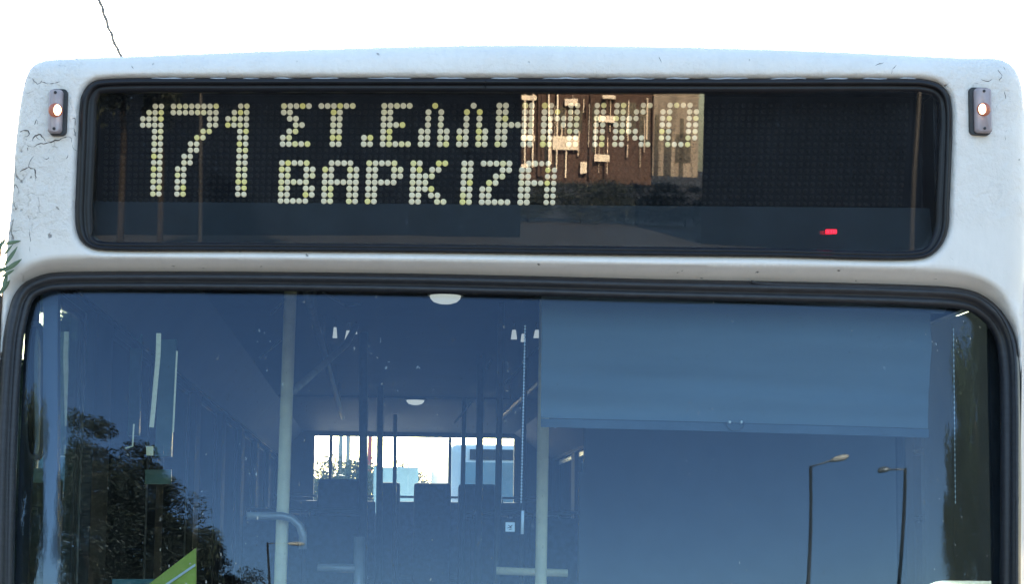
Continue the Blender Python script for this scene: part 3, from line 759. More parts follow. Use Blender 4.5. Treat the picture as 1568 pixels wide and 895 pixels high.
for a_ in ((534, 514, 2.3, 12, 14), (513, 510, 3.0, 7, 16), (787, 513, 2.6, 9, 14), (801, 518, 2.6, 7, 12), (823, 512, 2.4, 12, 12), (545, 507, 3.6, 4, 10)): strap(*a_)
# slender diagonal struts near the ceiling
for (x0, y0, x1, y1, Y) in ((495, 448, 528, 468, 2.0), (528, 468, 552, 466, 2.0), (398, 548, 430, 522, 2.4), (415, 482, 436, 460, 2.4), (775, 588, 800, 560, 3.0), (808, 548, 829, 528, 3.0), (696, 648, 722, 618, 7.0), (850, 655, 876, 645, 3.2), (745, 565, 752, 552, 4.0)):
    pole([at(x0, y0, Y), at(x1, y1, Y+.4)], .0045, STEEL, 'stay_rod', 8)
# roller blind
by = .17
mb = MB(); nx, nz = 60, 26; vs = []; fs = []
cor = [at(829, 452, by), at(1434, 476, by), at(1432, 655, by), at(829, 640, by)]
for i in range(nx+1):
    for j in range(nz+1):
        u, v = i/nx, j/nz
        p = (cor[0]*(1-u)+cor[1]*u)*(1-v)+(cor[3]*(1-u)+cor[2]*u)*v
        p = p+np.array([0, .05*(u*2-.3)**2*.4 + .006*math.sin(v*9+u*3)*v + .004*math.sin(u*14+v*6)*v+.016*math.exp(-((v-.90-.25*u*(1-u))*8)**2)-.014*math.exp(-((v-.30)*7)**2)+.010*math.exp(-((v-.62-.1*u)*12)**2), 0])
        vs.append(p)
n = nz+1
vs2 = [p+np.array([0, .0015, 0]) for p in vs]; N = len(vs)
for i in range(nx):
    for j in range(nz):
        fs.append((i*n+j, (i+1)*n+j, (i+1)*n+j+1, i*n+j+1)); fs.append((N+i*n+j+1, N+(i+1)*n+j+1, N+(i+1)*n+j, N+i*n+j))
mb.add(vs+vs2, fs)
blind = mb.build('roller_blind', BLIND, bus, smooth=True)
bot3 = [vs[i*n+nz] for i in range(nx+1)]
mb = MB()
for i in range(nx):
    p0, p1 = bot3[i], bot3[i+1]
    q0, q1 = p0+np.array([0, -.006, -.002]), p1+np.array([0, -.006, -.002])
    dn = np.array([0, 0, -.022]); bk_ = np.array([0, .012, 0])
    mb.add([q0, q1, q1+dn, q0+dn, q0+bk_, q1+bk_, q1+bk_+dn, q0+bk_+dn], [(0, 1, 2, 3), (7, 6, 5, 4), (0, 4, 5, 1), (3, 2, 6, 7)]+([(0, 3, 7, 4)] if i == 0 else [])+([(1, 5, 6, 2)] if i == nx-1 else []))
mb.build('hem_bar', BLINDH, blind)
mb = MB(); a = at(820, 446, by+.03); b = at(1445, 468, by+.06); mb.tube([a, b], .022, 16); mb.build('roller', SEATP, blind, smooth=True)
for k in (1117, 1135):
    mb = MB(); p = at(k, 647, by-.01); mb.lathe(p, (0, -1, 0), [(-.01, .004), (0, .005), (.004, .003)], 10); mb.build('hem_stud', STEEL, blind)
mb = MB(); cpt = [at(1126+14*math.cos(R(t)), 647+14*math.sin(R(t)), by) for t in range(0, 181, 15)]; mb.tube(cpt, .0012, 6); mb.build('pull_ring', SEATP, blind, smooth=True)
def chain(x0, y0, x1, y1, Y, r, name='bead_cord', gap=6.2):
    L = math.hypot(x1-x0, y1-y0); mb = MB(); k = int(L/gap)
    a0 = at(x0, y0, Y); b0 = at(x1, y1, Y)
    mb.tube([a0, b0], r*.35, 6)
    for i in range(k+1):
        p = a0+(b0-a0)*i/k; mb.tube([p+(b0-a0)/k*t for t in (-.28, -.12, .12, .28)], [r*.4, r, r, r*.4], 6)
    mb.build(name, CORD, bus, smooth=True)
chain(804, 500, 798, 770, by+.02, .0026, gap=4.8)
chain(1460, 505, 1463, 770, by+.02, .0014, gap=8)
mb = MB(); mb.tube([at(800.5, 783, .15), at(799.5, 819, .15)], .0042, 8); mb.build('cord_pull', PLASW, bus, smooth=True)
# square sticker on the glass with a printed pictogram
p = at(781, 808, .03); s = 5.03/F
mb = MB(); mb.obox((p[0], p[1], p[2]), (9*s, 0, 0), (0, .002, 0), (0, 0, 9*s)); st = mb.build('sticker', RUBBERD, bus)
mb = MB(); mb.obox((p[0], p[1]-.003, p[2]), (7*s, 0, 0), (0, .001, 0), (0, 0, 7*s)); mb.build('sticker_face', PLASW, st)
mb = MB()
for (x0, z0, x1, z1) in ((-3, 3, 0, .5), (0, .5, 3.5, 3), (-4, -1.5, 2.5, 0), (-2, -4, 3, -3.2), (1, 1, 1, -2)):
    a = np.array([p[0]+x0*s, p[1]-.0045, p[2]+z0*s]); b = np.array([p[0]+x1*s, p[1]-.0045, p[2]+z1*s]); mb.tube([a, b], .0009, 5)
mb.build('sticker_mark', RUBBERD, st)

# door-side window strips at the left
def slab(px0, py0, px1, py1, Y, m, name, th=.02, lean=0, parent=bus):
    a = at(px0+lean, py0, Y); b = at(px1+lean, py0, Y); c = at(px1, py1, Y); d = at(px0, py1, Y)
    bk = [v+np.array([0, th, 0]) for v in (a, b, c, d)]
    mb = MB(); mb.add([a, b, c, d]+bk, [(0, 1, 2, 3), (7, 6, 5, 4), (0, 4, 5, 1), (1, 5, 6, 2), (2, 6, 7, 3), (3, 7, 4, 0)])
    return mb.build(name, m, parent)
GRB = simple('glowing_pale_green', (.55, .66, .52), .4, .2, 60, emit=(.75, .95, .75), estr=.05)  # faint glow added to the door rail and strips; none is a lamp
slab(237, 520, 262, 700, 2.2, GREENG, 'door_panel', .04, 8)
slab(196, 508, 213, 668, 2.6, GREENG, 'door_panel', .04, 4)
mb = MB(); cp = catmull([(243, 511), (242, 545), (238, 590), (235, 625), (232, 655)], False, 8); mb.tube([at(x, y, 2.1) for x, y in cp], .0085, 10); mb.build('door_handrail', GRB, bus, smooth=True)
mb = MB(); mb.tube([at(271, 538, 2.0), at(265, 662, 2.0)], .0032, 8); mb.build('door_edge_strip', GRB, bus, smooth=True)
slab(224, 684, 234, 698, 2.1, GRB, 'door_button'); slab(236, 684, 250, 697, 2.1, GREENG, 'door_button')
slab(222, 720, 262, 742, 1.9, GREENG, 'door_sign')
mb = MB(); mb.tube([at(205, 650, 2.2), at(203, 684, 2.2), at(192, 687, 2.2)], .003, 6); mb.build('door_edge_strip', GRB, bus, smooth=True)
# inner pillar and long side mirror by the left end of the windscreen
slab(66, 440, 88, 1210, .16, simple('pillar_blue_grey', (.07, .09, .13), .5, .1, 4), 'inner_pillar', .05)
def rounded_slab(L, Y, m, name, th, parent):
    L = catmull(L, True, 6); P = [at(x, y, Y) for x, y in L]; n = len(P)
    mb = MB(); mb.add(P+[p+np.array([0, th, 0]) for p in P], [tuple(range(n)), tuple(range(2*n-1, n-1, -1))]+[(k, (k+1) % n, n+(k+1) % n, n+k) for k in range(n)])
    return mb.build(name, m, parent)
mir = rounded_slab([(44, 500), (50, 492), (60, 494), (66, 510), (69, 560), (68, 640), (64, 695), (58, 705), (47, 702), (41, 688), (40, 600), (41, 540)], .20, RUBBER, 'inside_mirror', .03, bus)
MIRM = simple('mirror_glass', (.42, .46, .47), .03, .02, 10, metal=1.0)
rounded_slab([(46, 506), (54, 500), (61, 520), (62, 600), (61, 660), (57, 697), (48, 696), (44, 684), (43, 600), (44, 540)], .195, MIRM, 'mirror_glass', .004, mir)
# lime green panel with a white stripe, and a teal ledge, low behind the glass
lp = thing
def poly(pts, Y, m, name, th, parent):
    P = [at(x, y, Y) for x, y in pts]; n = len(P)
    mb = MB(); mb.add(P+[p+np.array([0, th, 0]) for p in P], [tuple(range(n)), tuple(range(2*n-1, n-1, -1))]+[(k, (k+1) % n, n+(k+1) % n, n+k) for k in range(n)])
    return mb.build(name, m, parent)
pl = poly([(170, 940), (300, 840), (300, 940)], .35, LIME, 'fare_board', .02, bus)
poly([(252, 896), (299, 864), (299, 868), (258, 896)], .345, PLASW, 'board_stripe', .004, pl)
poly([(172, 888), (240, 888), (240, 960), (172, 960)], .4, TEALP, 'counter_panel', .02, bus)

# seats: every one with cushion, backrest, and grab handle
def seat_proto(tall):
    sh = MB(); sh.box(-.21, .21, -.02, .04, .42, .42+tall); o = sh.build('seat', SEATM, bus, bevel=.018)
    autosmooth(o)
    c = MB(); c.box(-.21, .21, -.45, -.022, .38, .46); c.build('cushion', SEATM, o, bevel=.015)
    l = MB(); l.box(-.04, .04, -.30, -.12, 0, .378); l.build('pedestal', SEATP, o)
    h = MB(); h.tube([(-.19, .02, .42+tall*.95), (-.19, .05, .42+tall+.04), (.19, .05, .42+tall+.04), (.19, .02, .42+tall*.95)], .011, 8); h.build('handle', POLED, o, smooth=True)
    return o
def place_seats():
    proto = seat_proto(.66); first = True
    rows = [(y, .36) for y in (2.6, 3.45, 4.3, 5.15, 6.0, 6.85, 7.7)]+[(9.4, .85), (10.5, .85), (11.6, .85), (13.2, 1.02)]
    for y, z in rows:
        xs = (-1.0, -.56, .60, 1.03) if y < 13 else (-1.0, -.50, 0.03, .55, 1.03)
        for x in xs:
            if y < 3 and x < 0: continue
            if first: o = proto; first = False
            else:
                o = proto.copy(); C.objects.link(o); o.parent = bus
                for ch in proto.children:
                    d = ch.copy(); C.objects.link(d); d.parent = o
            o.location = (x+rng.uniform(-.01, .01), y, z)
            o.rotation_euler = (0, 0, math.pi)
place_seats()
for (x0, x1, y0, Y) in ((487, 560, 734, 11.3), (577, 613, 739, 12.6), (634, 691, 740, 12.6), (702, 760, 742, 11.5)):
    a = at(x0, y0, Y); b = at(x1, y0, Y); mb = MB(); mb.box(a[0], b[0], Y, Y+.07, 1.3, a[2]); o = mb.build('headrest', SEATM, bus, bevel=.03); autosmooth(o)
# driver's area, dashboard, steering wheel
mb = MB(); mb.box(XL+.1, XR-.1, -.06, .38, .95, 1.16); o = mb.build('dashboard', SEATP, bus, bevel=.03)
mb = MB(); ring = [(.62+.23*math.cos(t), .52+.08*math.sin(t), 1.22+.21*math.sin(t)) for t in np.linspace(0, 2*math.pi, 29)]; mb.tube(ring, .014, 8, False); mb.tube([(.62, .52, 1.22), (.62, .3, 1.08)], .025, 10); mb.tube([(.40, .52, 1.22), (.84, .52, 1.22)], .014, 8); mb.build('steering_wheel', RUBBER, bus, smooth=True)
mb = MB(); mb.box(.35, .39, 1.25, 1.29, .36, 2.0); mb.box(.37, XR-.06, 1.29, 1.33, .36, 2.55); mb.build('driver_partition', WALLIN, bus)
# lower body: headlights, bumper, wheels, mirrors
for x in (-.95, .95):
    p = on_surf([(0, 0)], lambda X, Z, a, b: base_Y(X, Z))[0]
    yf = float(base_Y(np.array([x]), np.array([.72]))[0])
    mb = MB(); mb.lathe((x, yf+.02, .72), (0, -1, 0), [(0, .11), (.03, .11), (.04, .10)], 28); o = mb.build('headlight', RUBBER, bus)
    mb = MB(); mb.lathe((x, yf-.02, .72), (0, -1, 0), [(0, .095), (.015, .09), (.03, .06), (.036, .02)], 28); mb.build('lens', CLEARP, o, smooth=True)
mb = MB(); mb.box(-1.24, 1.24, -.36, -.02, .30, .52); o = mb.build('bumper', RUBBER, bus, bevel=.03)
for x in (XL+.17, XR-.17):
    for y in (2.4, 9.8):
        mb = MB(); mb.lathe((x-.14, y, .5), (1, 0, 0), [(0, .36), (.02, .47), (.05, .5), (.23, .5), (.26, .47), (.28, .36)], 36); w = mb.build('wheel', TYRE, bus, smooth=False); autosmooth(w)
        mb = MB(); mb.lathe((x-.15, y, .5), (1, 0, 0), [(0, .12), (.01, .30), (.29, .30), (.30, .12)], 28); mb.build('rim', STEEL, w)
em = rounded_slab([(1567, 440), (1620, 432), (1650, 470), (1652, 640), (1640, 820), (1600, 846), (1567, 842), (1566, 640)], .28, RUBBER, 'exterior_mirror', .10, bus)
mb = MB(); mb.tube([at(1560, 560, .34), at(1590, 560, .34)], .012, 8); mb.build('bracket', STEEL, em)
em = rounded_slab([(-80, 450), (-40, 445), (1, 452), (4, 480), (3, 520), (0, 560), (-6, 640), (-40, 700), (-80, 690), (-90, 560)], .28, RUBBER, 'exterior_mirror', .10, bus)

# ------------------------------------------------------------------ reflected directions
def refl(px, py, dist, kind='w'):
    if kind == 'w': fY = lambda X, Z: float(wind_Y(np.array([X]), np.array([Z]))[0])
    else: fY = lambda X, Z: float(disp_gY(np.array([X]), np.array([Z]))[0])
    Y = 0
    for _ in range(12):
        p = at(px, py, Y); Y = fY(p[0], p[2])
    e = 1e-4
    nv = np.array([(fY(p[0]+e, p[2])-fY(p[0]-e, p[2]))/(2*e), -1, (fY(p[0], p[2]+e)-fY(p[0], p[2]-e))/(2*e)]); nv /= np.linalg.norm(nv)
    d = ray(px, py); r = d-2*d.dot(nv)*nv
    return p+r*dist/math.hypot(r[0], r[1])
if __name__ == '__main__' and False:
    pass
for q_ in ((1242, 715), (1387, 718), (408, 832), (105, 660), (190, 680), (300, 800), (390, 870), (784, 500), (1500, 600), (1440, 800), (70, 700)):
    print('REFL', q_, np.round(refl(*q_, 25), 2))
for q_ in ((770, 143), (1075, 143), (770, 275), (1075, 275), (200, 200), (1400, 200), (785, 380)):
    print('REFLD', q_, np.round(refl(*q_, 100, 'd'), 2))

# ------------------------------------------------------------------ ground
mb = MB(); S = 3000; mb.add([(-S, -S, 0), (S, -S, 0), (S, S, 0), (-S, S, 0)], [(0, 1, 2, 3)]); mb.build('asphalt_ground', ASPH, kind='structure')

BOUNCE = simple('bounce_apron_grey', (.20, .185, .165), .9, .2, 3, bump=.3)  # unseen pale ground added to bounce warm sunlight onto the bus front
mb = MB(); mb.add([(-16, -22, .004), (14, -22, .004), (14, 20, .004), (-16, 20, .004)], [(0, 1, 2, 3)]); mb.build('bounce_apron', BOUNCE, kind='structure')
# ------------------------------------------------------------------ trees
G1 = 'trees behind the photographer reflected in the windscreen'
def leaf_mesh(name, n, rad, leaf, seed, m, clumps=60, col=False):
    r = np.random.RandomState(seed)
    cl = []
    while len(cl) < clumps:
        p = r.uniform(-1, 1, 3); l = np.linalg.norm(p[:2] if col else p)
        if col and r.rand() < .35: l = .5
        if .35 < l < 1 : cl.append(p*np.array(rad)*(.72+.28*r.rand()))
    cl = np.array(cl); cs = r.uniform(.16, .34, clumps)
    k = r.randint(0, clumps, n); off = r.normal(0, 1, (n, 3)); off /= np.linalg.norm(off, axis=1)[:, None]
    P = cl[k]+off*(r.rand(n, 1)**.5)*cs[k][:, None]*min(rad)*1.15
    a = r.normal(0, 1, (n, 3)); a /= np.linalg.norm(a, axis=1)[:, None]
    b = np.cross(a, r.normal(0, 1, (n, 3))); b /= np.linalg.norm(b, axis=1)[:, None]
    s = leaf*r.uniform(.6, 1.4, (n, 1))
    V = np.stack([P-a*s, P+b*s*.35, P+a*s, P-b*s*.35], 1).reshape(-1, 3)
    me = bpy.data.meshes.new(name); me.from_pydata(V.tolist(), [], [(4*i, 4*i+1, 4*i+2, 4*i+3) for i in range(n)])
    me.materials.append(m); return me
def trunk_mb(h, r0, seed, rad):
    r = random.Random(seed); mb = MB()
    mb.tube([(0, 0, 0), (.05*h*.2, 0, h*.35), (-.02*h, .02*h, h*.7), (0, 0, h)], [r0, r0*.75, r0*.5, r0*.2], 9)
    for k in range(7):
        z = h*(.45+.07*k); an = r.uniform(0, 6.28); L = rad*r.uniform(.5, .85)
        mb.tube([(0, 0, z), (L*.5*math.cos(an), L*.5*math.sin(an), z+L*.3), (L*math.cos(an), L*math.sin(an), z+L*.55)], [r0*.35, r0*.2, r0*.06], 6)
    return mb
def tree(x, y, h, rad, seed, label, group, m=LEAF, n=9000, leaf=.16, name='tree', full=.72):
    t = thing(name, label, 'tree', (x, y, 0), group)
    ch = h*full
    me = leaf_mesh('crown', n, (rad, rad, ch/2), leaf, seed, m, 90 if full > .9 else 60, full > .9)
    c = link('crown', me, t); c.location = (0, 0, h-ch/2)
    trunk_mb(h*.85, .012*h if m is LEAFD or group == G1 else .03*h, seed, rad).build('trunk', BARKD if group == G1 else BARK, t, smooth=True)
    return t

# reflected in the left of the windscreen: a stand of trees stepping down
G1 = 'trees behind the photographer reflected in the windscreen'
def refl_tree(px, py, D, rad, seed, label, name='tree', m=LEAF, **k):
    p = refl(px, py, D); tree(p[0], p[1], p[2]*1.02, rad, seed, label, G1, m, name=name, **k)
refl_tree(128, 650, 24, 2.5, 11, 'tallest dark tree reflected at the left end of the windscreen', leaf=.075, n=34000, m=LEAFD)
refl_tree(190, 685, 25, 2.4, 12, 'dark tree reflected just right of the tallest one', leaf=.075, n=30000, m=LEAFD)
refl_tree(240, 745, 27, 2.1, 13, 'grey-green tree reflected above the lime striped board', leaf=.075, n=24000, m=OLIVE)
refl_tree(318, 808, 30, 1.7, 14, 'low dark tree reflected beside the left cream grab pole', leaf=.075, n=20000, m=LEAFD)
refl_tree(368, 862, 32, 1.5, 15, 'smallest dark tree reflected at the bottom edge left of the lamp post', leaf=.075, n=16000, m=LEAFD)
# tall trees at either side, mirrored in the curved ends of the glass
G2 = 'tall trees lining the two sides of the bus stand'
i = 0
for (x, y, h, rd, lab) in ((10.8, -4.8, 8.0, 2.4, 'tree at the right of the bus stand, mirrored highest at the right glass edge'),
                           (10.8, -8.2, 6.6, 2.3, 'broad dark tree mirrored low at the right end of the windscreen'),
                           (-10.4, -5.6, 7.8, 2.4, 'tree left of the bus stand, mirrored as brown streaks at the left glass edge'),
                           (-10.2, -10.4, 8.2, 2.4, 'broad brownish tree mirrored low at the left end of the windscreen')):
    tree(x, y, h, rd, 31+i, lab, G2, OLIVE if i % 2 else LEAF, n=26000, leaf=.08); i += 1
G6 = 'bushy trees standing close along the door side of the bus'
BACKD = simple('dark_backdrop', (.040, .034, .028), .9, .4, 3, spec=.1)  # dark wall added so the view through the driver's window stays dark
wl_t = thing('backdrop', 'added long dark brown hoarding behind the white van on the driver side of the bus', 'fence', (3.3, 15, 0))
for k in range(16):
    mb = MB(); y0 = -8.8+k*1.15; mb.box(-.02+.004*(k % 2), .03, y0, y0+1.13, 0, 3.18+.02*(k % 3)); mb.build('backdrop_panel', BACKD, wl_t)
for k in range(5):
    mb = MB(); mb.box(.035, .14, -8.7+k*4.4, -8.6+k*4.4, 0, 3.1); mb.build('backdrop_post', BARK, wl_t)
for k, (x, y, h, rd, lab) in enumerate((
                                        (-3.1, 3.2, 3.6, 1.1, 'bushy tree close to the door side of the bus'), (-4.6, 7.5, 4.2, 1.6, 'bushy tree further back on the door side of the bus'), (-2.9, 1.2, 3.2, .9, 'bushy tree nearest the front on the door side'),
    (-2.5, 6.2, 2.7, .8, 'bushy tree brushing the door side of the bus'), (-2.6, 10.2, 3.35, .8, 'bushy tree showing beyond the left edge of the bus'), (-2.2, 8.0, 3.95, .42, 'narrow bushy tree squeezed against the door side of the bus'), (-3.3, 14.5, 4.1, 1.0, 'bushy tree behind the left rear corner of the bus'))):
    tree(x, y, h, rd, 61+k, lab, G6, LEAF if k % 2 else OLIVE, n=26000, leaf=.032, name='bushy_tree')
# low bushes under the mirrored building; added blockers darken the display glass
G3 = 'low bushes mirrored below the sunlit building'
treeA = None
def far_tree(x, y, s, rot, zs):
    global treeA
    if treeA is None:
        treeA = tree(x, y, 10, 4.2, 71, 'low dark bush in front of the sunlit building, mirrored in the display glass', G3, LEAFD, n=9000, leaf=.2, full=.97, name='bush'); t = treeA
    else:
        t = treeA.copy(); C.objects.link(t)
        for ch in treeA.children:
            d_ = ch.copy(); C.objects.link(d_); d_.parent = t
    t.location = (x, y, 0); t.rotation_euler = (0, 0, rot); t.scale = (s, s, zs)
# screen columns of the display -> directions
def dirx(px, D): p = refl(px, 240, D, 'd'); return p
r5 = random.Random(5)
DARKFILL = simple('near_black_fill', (.005, .008, .014), .9, .3, .5, spec=.02)  # near-black blocks added to darken what the display glass mirrors
def blocker(xa, xb, D, h, label):
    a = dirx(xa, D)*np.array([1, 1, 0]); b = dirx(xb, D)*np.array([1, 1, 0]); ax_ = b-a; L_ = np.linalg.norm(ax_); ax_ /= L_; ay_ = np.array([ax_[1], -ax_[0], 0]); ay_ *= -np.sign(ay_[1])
    t = thing('dark_blocker', label, 'blocker', tuple(a))
    mb = MB(); mb.obox(ax_*L_/2+ay_*6+np.array([0, 0, h/2]), ax_*L_/2, ay_*6, (0, 0, h/2)); mb.build('wall', DARKFILL, t)  # body of the added dark blocker
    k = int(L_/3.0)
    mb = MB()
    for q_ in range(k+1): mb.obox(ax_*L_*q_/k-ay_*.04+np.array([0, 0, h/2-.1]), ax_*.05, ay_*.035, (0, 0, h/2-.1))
    mb.build('blocker_seams', DARKFILL, t, kind='stuff')
    mb = MB(); mb.obox(ax_*L_/2+ay_*6+np.array([0, 0, h+.15]), ax_*(L_/2+.3), ay_*6.3, (0, 0, .14)); mb.build('roof', DARKFILL, t)  # top of the added dark blocker
blocker(-150, 798, 70, 10.5, 'long near-black added shed mirrored across the left of the display glass')
blocker(1078, 1800, 70, 10.5, 'near-black added shed mirrored at the right of the display glass')
for px_, lab in ((812, 'low dark bush mirrored below the left end of the sunlit building'), (890, 'low dark bush mirrored below the middle of the sunlit building'), (975, 'low dark bush mirrored below the right half of the sunlit building'), (1050, 'low dark bush mirrored below the plain side wing of the building')):
    p = dirx(px_, 90); far_tree(p[0], p[1], .62, px_, .2)
    [o for o in bpy.data.objects if o.name.startswith('bush') and not o.name.startswith('bushy')][-1]['label'] = lab

# ------------------------------------------------------------------ the sunlit apartment building mirrored in the display
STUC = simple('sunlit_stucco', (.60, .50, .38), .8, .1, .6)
STUD = simple('brick_red_render', (.07, .04, .028), .85, .2, .8)
SLABM = simple('pale_concrete', (.85, .74, .58), .8, .1, .7)
DARKW = simple('dark_window_glass', (.02, .022, .025), .15, .3, 1)
bD = 300.0
B0 = refl(770, 143, bD, 'd'); B1 = refl(1075, 143, bD, 'd')
ax = (B1-B0); ax[2] = 0; bw = np.linalg.norm(ax); ax /= bw; ay = np.array([ax[1], -ax[0], 0.0])
if ay[1] > 0: ay = -ay                        # away from the bus
apx = bw/305.0
zt_ = B0[2]; zb_ = refl(770, 275, bD, 'd')[2]; zpx = (zt_-zb_)/132
building = thing('apartment_building', 'sunlit apartment block with pale balcony slabs mirrored in the display glass', 'building', tuple(B0*np.array([1, 1, 0])))
def bpx(x0, x1, y0, y1, d0, d1, m, name, parent):
    u0, u1 = (x0-770)*apx, (x1-770)*apx; z1 = zt_+(143-y0)*zpx; z0 = zt_+(143-y1)*zpx
    c = ax*(u0+u1)/2+ay*(d0+d1)/2; mb = MB(); mb.obox((c[0], c[1], (z0+z1)/2), ax*(u1-u0)/2, ay*(d1-d0)/2, (0, 0, (z1-z0)/2))
    return mb.build(name, m, parent)
zgy = 143+zt_/zpx
wallb = bpx(792, 1000, 60, zgy, 3, 14, STUD, 'wall', building)
bpx(1001, 1072, 60, 262, 1.5, 13, simple('brownish_beige_render', (.24, .20, .155), .85, .45, .5, stretch=(1, 1, .15)), 'side_wing', building)  # darker brownish beige with upright streaks
for (x0, x1, y0, y1) in ((1004, 1010, 168, 262), (1019, 1030, 188, 262), (1036, 1060, 196, 240), (1042, 1048, 172, 262)): bpx(x0, x1, y0, y1, 1.2, 1.45, DARKW, 'window', building)
for (x0, x1, y0, y1) in ((800, 832, 60, 140), (801, 824, 145, 152), (768, 822, 206, 214), (768, 812, 250, 256), (846, 885, 205, 226), (912, 938, 232, 243), (890, 900, 244, 262), (862, 882, 148, 158), (918, 945, 172, 182), (925, 945, 141, 146)):
    bpx(x0, x1, y0, y1, .2, 2.9, SLABM, 'balcony_slab', building)
for x in (797, 806, 818, 840, 851): bpx(x, x+2.2, 130, 255, .4, .9, SLABM, 'column', building)
for x in (826, 831, 930, 903): bpx(x, x+4, 120, 268, .6, 1.0, STUD, 'column', building)
rb = random.Random(9)
for k in range(34):
    x = rb.uniform(838, 1000); y = rb.uniform(140, 225); bpx(x, x+rb.uniform(.8, 2.5), y, y+rb.uniform(15, 70), 1+rb.random()*1.5, 2.6+.01*k, (SLABM, STUC, STUD, STUC)[k % 4], 'shutter', building)
for (x0, x1, y0, y1) in ((851, 864, 160, 196), (868, 890, 165, 200), (905, 916, 160, 228), (948, 975, 150, 200), (980, 996, 155, 210), (774, 792, 215, 250), (826, 838, 215, 250)):
    bpx(x0, x1, y0, y1, 2.7, 2.98, DARKW, 'window', building)

# ------------------------------------------------------------------ street lamps
def street_lamp(px, py, px2, py2, D, label, leanpx, head_dark=False):
    top_ = refl(px, py, D); tip = refl(px2, py2, D)
    tip[2] = top_[2]+.12
    t = thing('street_lamp', label, 'street lamp', (top_[0]+leanpx[0], top_[1]+leanpx[1], 0), 'street lamps mirrored in the windscreen')
    o = np.array([top_[0]+leanpx[0], top_[1]+leanpx[1], 0])
    mb = MB(); a = top_-o; mb.tube([(0, 0, 0), a*.5+np.array([.03, 0, 0]), a], [.055, .043, .034], 12); mb.build('pole', PAINTD, t, smooth=True)
    b = tip-o; dv = b-a; mb = MB(); mb.tube([a+np.array([0, 0, -.03]), a+dv*.62], .026, 10); mb.build('arm', GALV, t, smooth=True)
    mb = MB(); h0 = a+dv*.55; mb.tube([h0, h0+dv*.12, h0+dv*.32, h0+dv*.45], [.05, .085, .10, .05], 12); mb.build('lamp_head', LAMPW if not head_dark else GALV, t, smooth=True)
street_lamp(1242, 714, 1299, 710, 17, 'single-arm street lamp mirrored at the right, its arm pointing right', (0, 0))
street_lamp(1387, 718, 1344, 720, 17, 'thinner dark-headed street lamp mirrored furthest right, its arm pointing left', (0, 0), True)
street_lamp(409, 832, 466, 832, 28, 'small distant street lamp mirrored beside the left cream grab pole', (0, 0))

# ------------------------------------------------------------------ beyond the rear window
BW = simple('coach_white', (.70, .72, .73), .4, .08, 2)
BGL = simple('coach_tinted_glass', (.10, .20, .26), .15, .3, 1.5)
def other_bus():
    Y = 26.0; x0 = at(689, 720, Y)[0]; z1 = at(740, 681, Y)[2]
    t = thing('parked_bus', 'white bus with a blue tinted windscreen parked beyond the rear window', 'bus', (x0+1.25, Y, 0))
    def bx(a, b, c, d, e, f, m, n, p=t, bev=0): mb = MB(); mb.box(a, b, c, d, e, f); return mb.build(n, m, p, bevel=bev)
    bx(-1.25, 1.25, 0, 11, .35, z1, BW, 'body', t, .12)
    w = bx(-1.08, 1.15, -.03, .06, 1.15, z1-.28, BGL, 'windscreen'); bx(-.02, .02, -.05, -.031, 1.16, z1-.29, RUBBER, 'divider', w)
    bx(-.95, .95, -.035, .05, z1-.24, z1-.08, RUBBERD, 'display')
    for x in (-1.0, 1.0): bx(x-.14, x+.14, -.03, .05, .55, .75, CLEARP, 'headlight')
    for x in (-1.36, 1.36): m_ = bx(x-.07, x+.07, -.32, -.2, 1.75, 2.55, BW, 'mirror', t, .03)
    for x in (-1.0, 1.0):
        mb = MB(); mb.lathe((x-.13, 1.6, .48), (1, 0, 0), [(0, .40), (.03, .48), (.23, .48), (.26, .40)], 28); mb.build('wheel', TYRE, t)
other_bus()
Y = 40.0
xa, xb = at(588, 720, Y)[0], at(641, 720, Y)[0]; zz = at(610, 716, Y)[2]
t = thing('delivery_truck', 'pale teal box truck parked far beyond the rear window', 'truck', ((xa+xb)/2, Y, 0))
hw = (xb-xa)/2
for (a, b, c, d, e, f, m, n, bev) in ((-hw*1.6, hw, 0, 5, .9, zz, simple('tarp_teal', (.42, .56, .56), .7, .15, 2), 'cargo_box', .03), (-hw, hw, 5.1, 6.8, .5, 2.2, BW, 'cab', .08), (-hw*.8, hw*.8, 0, 6.5, .55, .89, RUBBER, 'chassis', 0)):
    mb = MB(); mb.box(a, b, c, d, e, f); mb.build(n, m, t, bevel=bev)
for x in (-hw*.8, hw*.8):
    for y in (1, 5.8):
        mb = MB(); mb.lathe((x-.1, y, .42), (1, 0, 0), [(0, .36), (.03, .42), (.2, .42), (.23, .36)], 24); mb.build('wheel', TYRE, t)
G4 = 'olive trees far behind the bus'
for k, (px_, py_, D, rd, lab) in enumerate(((497, 716, 42, 1.1, 'small olive tree seen through the rear window at its left edge'), (535, 700, 46, 1.6, 'olive tree seen through the second rear pane'), (660, 722, 60, 1.2, 'low olive tree right of the teal truck, far behind'), (622, 708, 75, 1.3, 'olive treetop just above the teal truck'), (860, 735, 50, 2.0, 'olive tree seen through the rear side window'))):
    p = at(px_, py_, D); tree(p[0], p[1], p[2], rd, 51+k, lab, G4, OLIVE, n=12000, leaf=.055)
for k, (px_, py_, lab) in enumerate(((522, 672, 'slim grey mast left of the aisle, far behind the bus'), (533, 690, 'slim grey mast next to the first, far behind the bus'), (567, 660, 'red and white mast seen through the narrow gap between poles'))):
    D = 48; a = at(px_, py_, D)
    t = thing('mast', lab, 'mast', (a[0], a[1], 0), 'masts far behind the bus')
    mb = MB(); mb.tube([(0, 0, 0), (0, 0, a[2]+1.5)], [.09, .05], 8); mb.build('pole', GALV if k < 2 else simple('red_paint', (.5, .05, .04), .5, .1, 3), t)
    mb = MB(); mb.box(-.16, .16, -.1, .1, a[2]-1.6, a[2]-1.1); mb.build('junction_box', GALV, t)
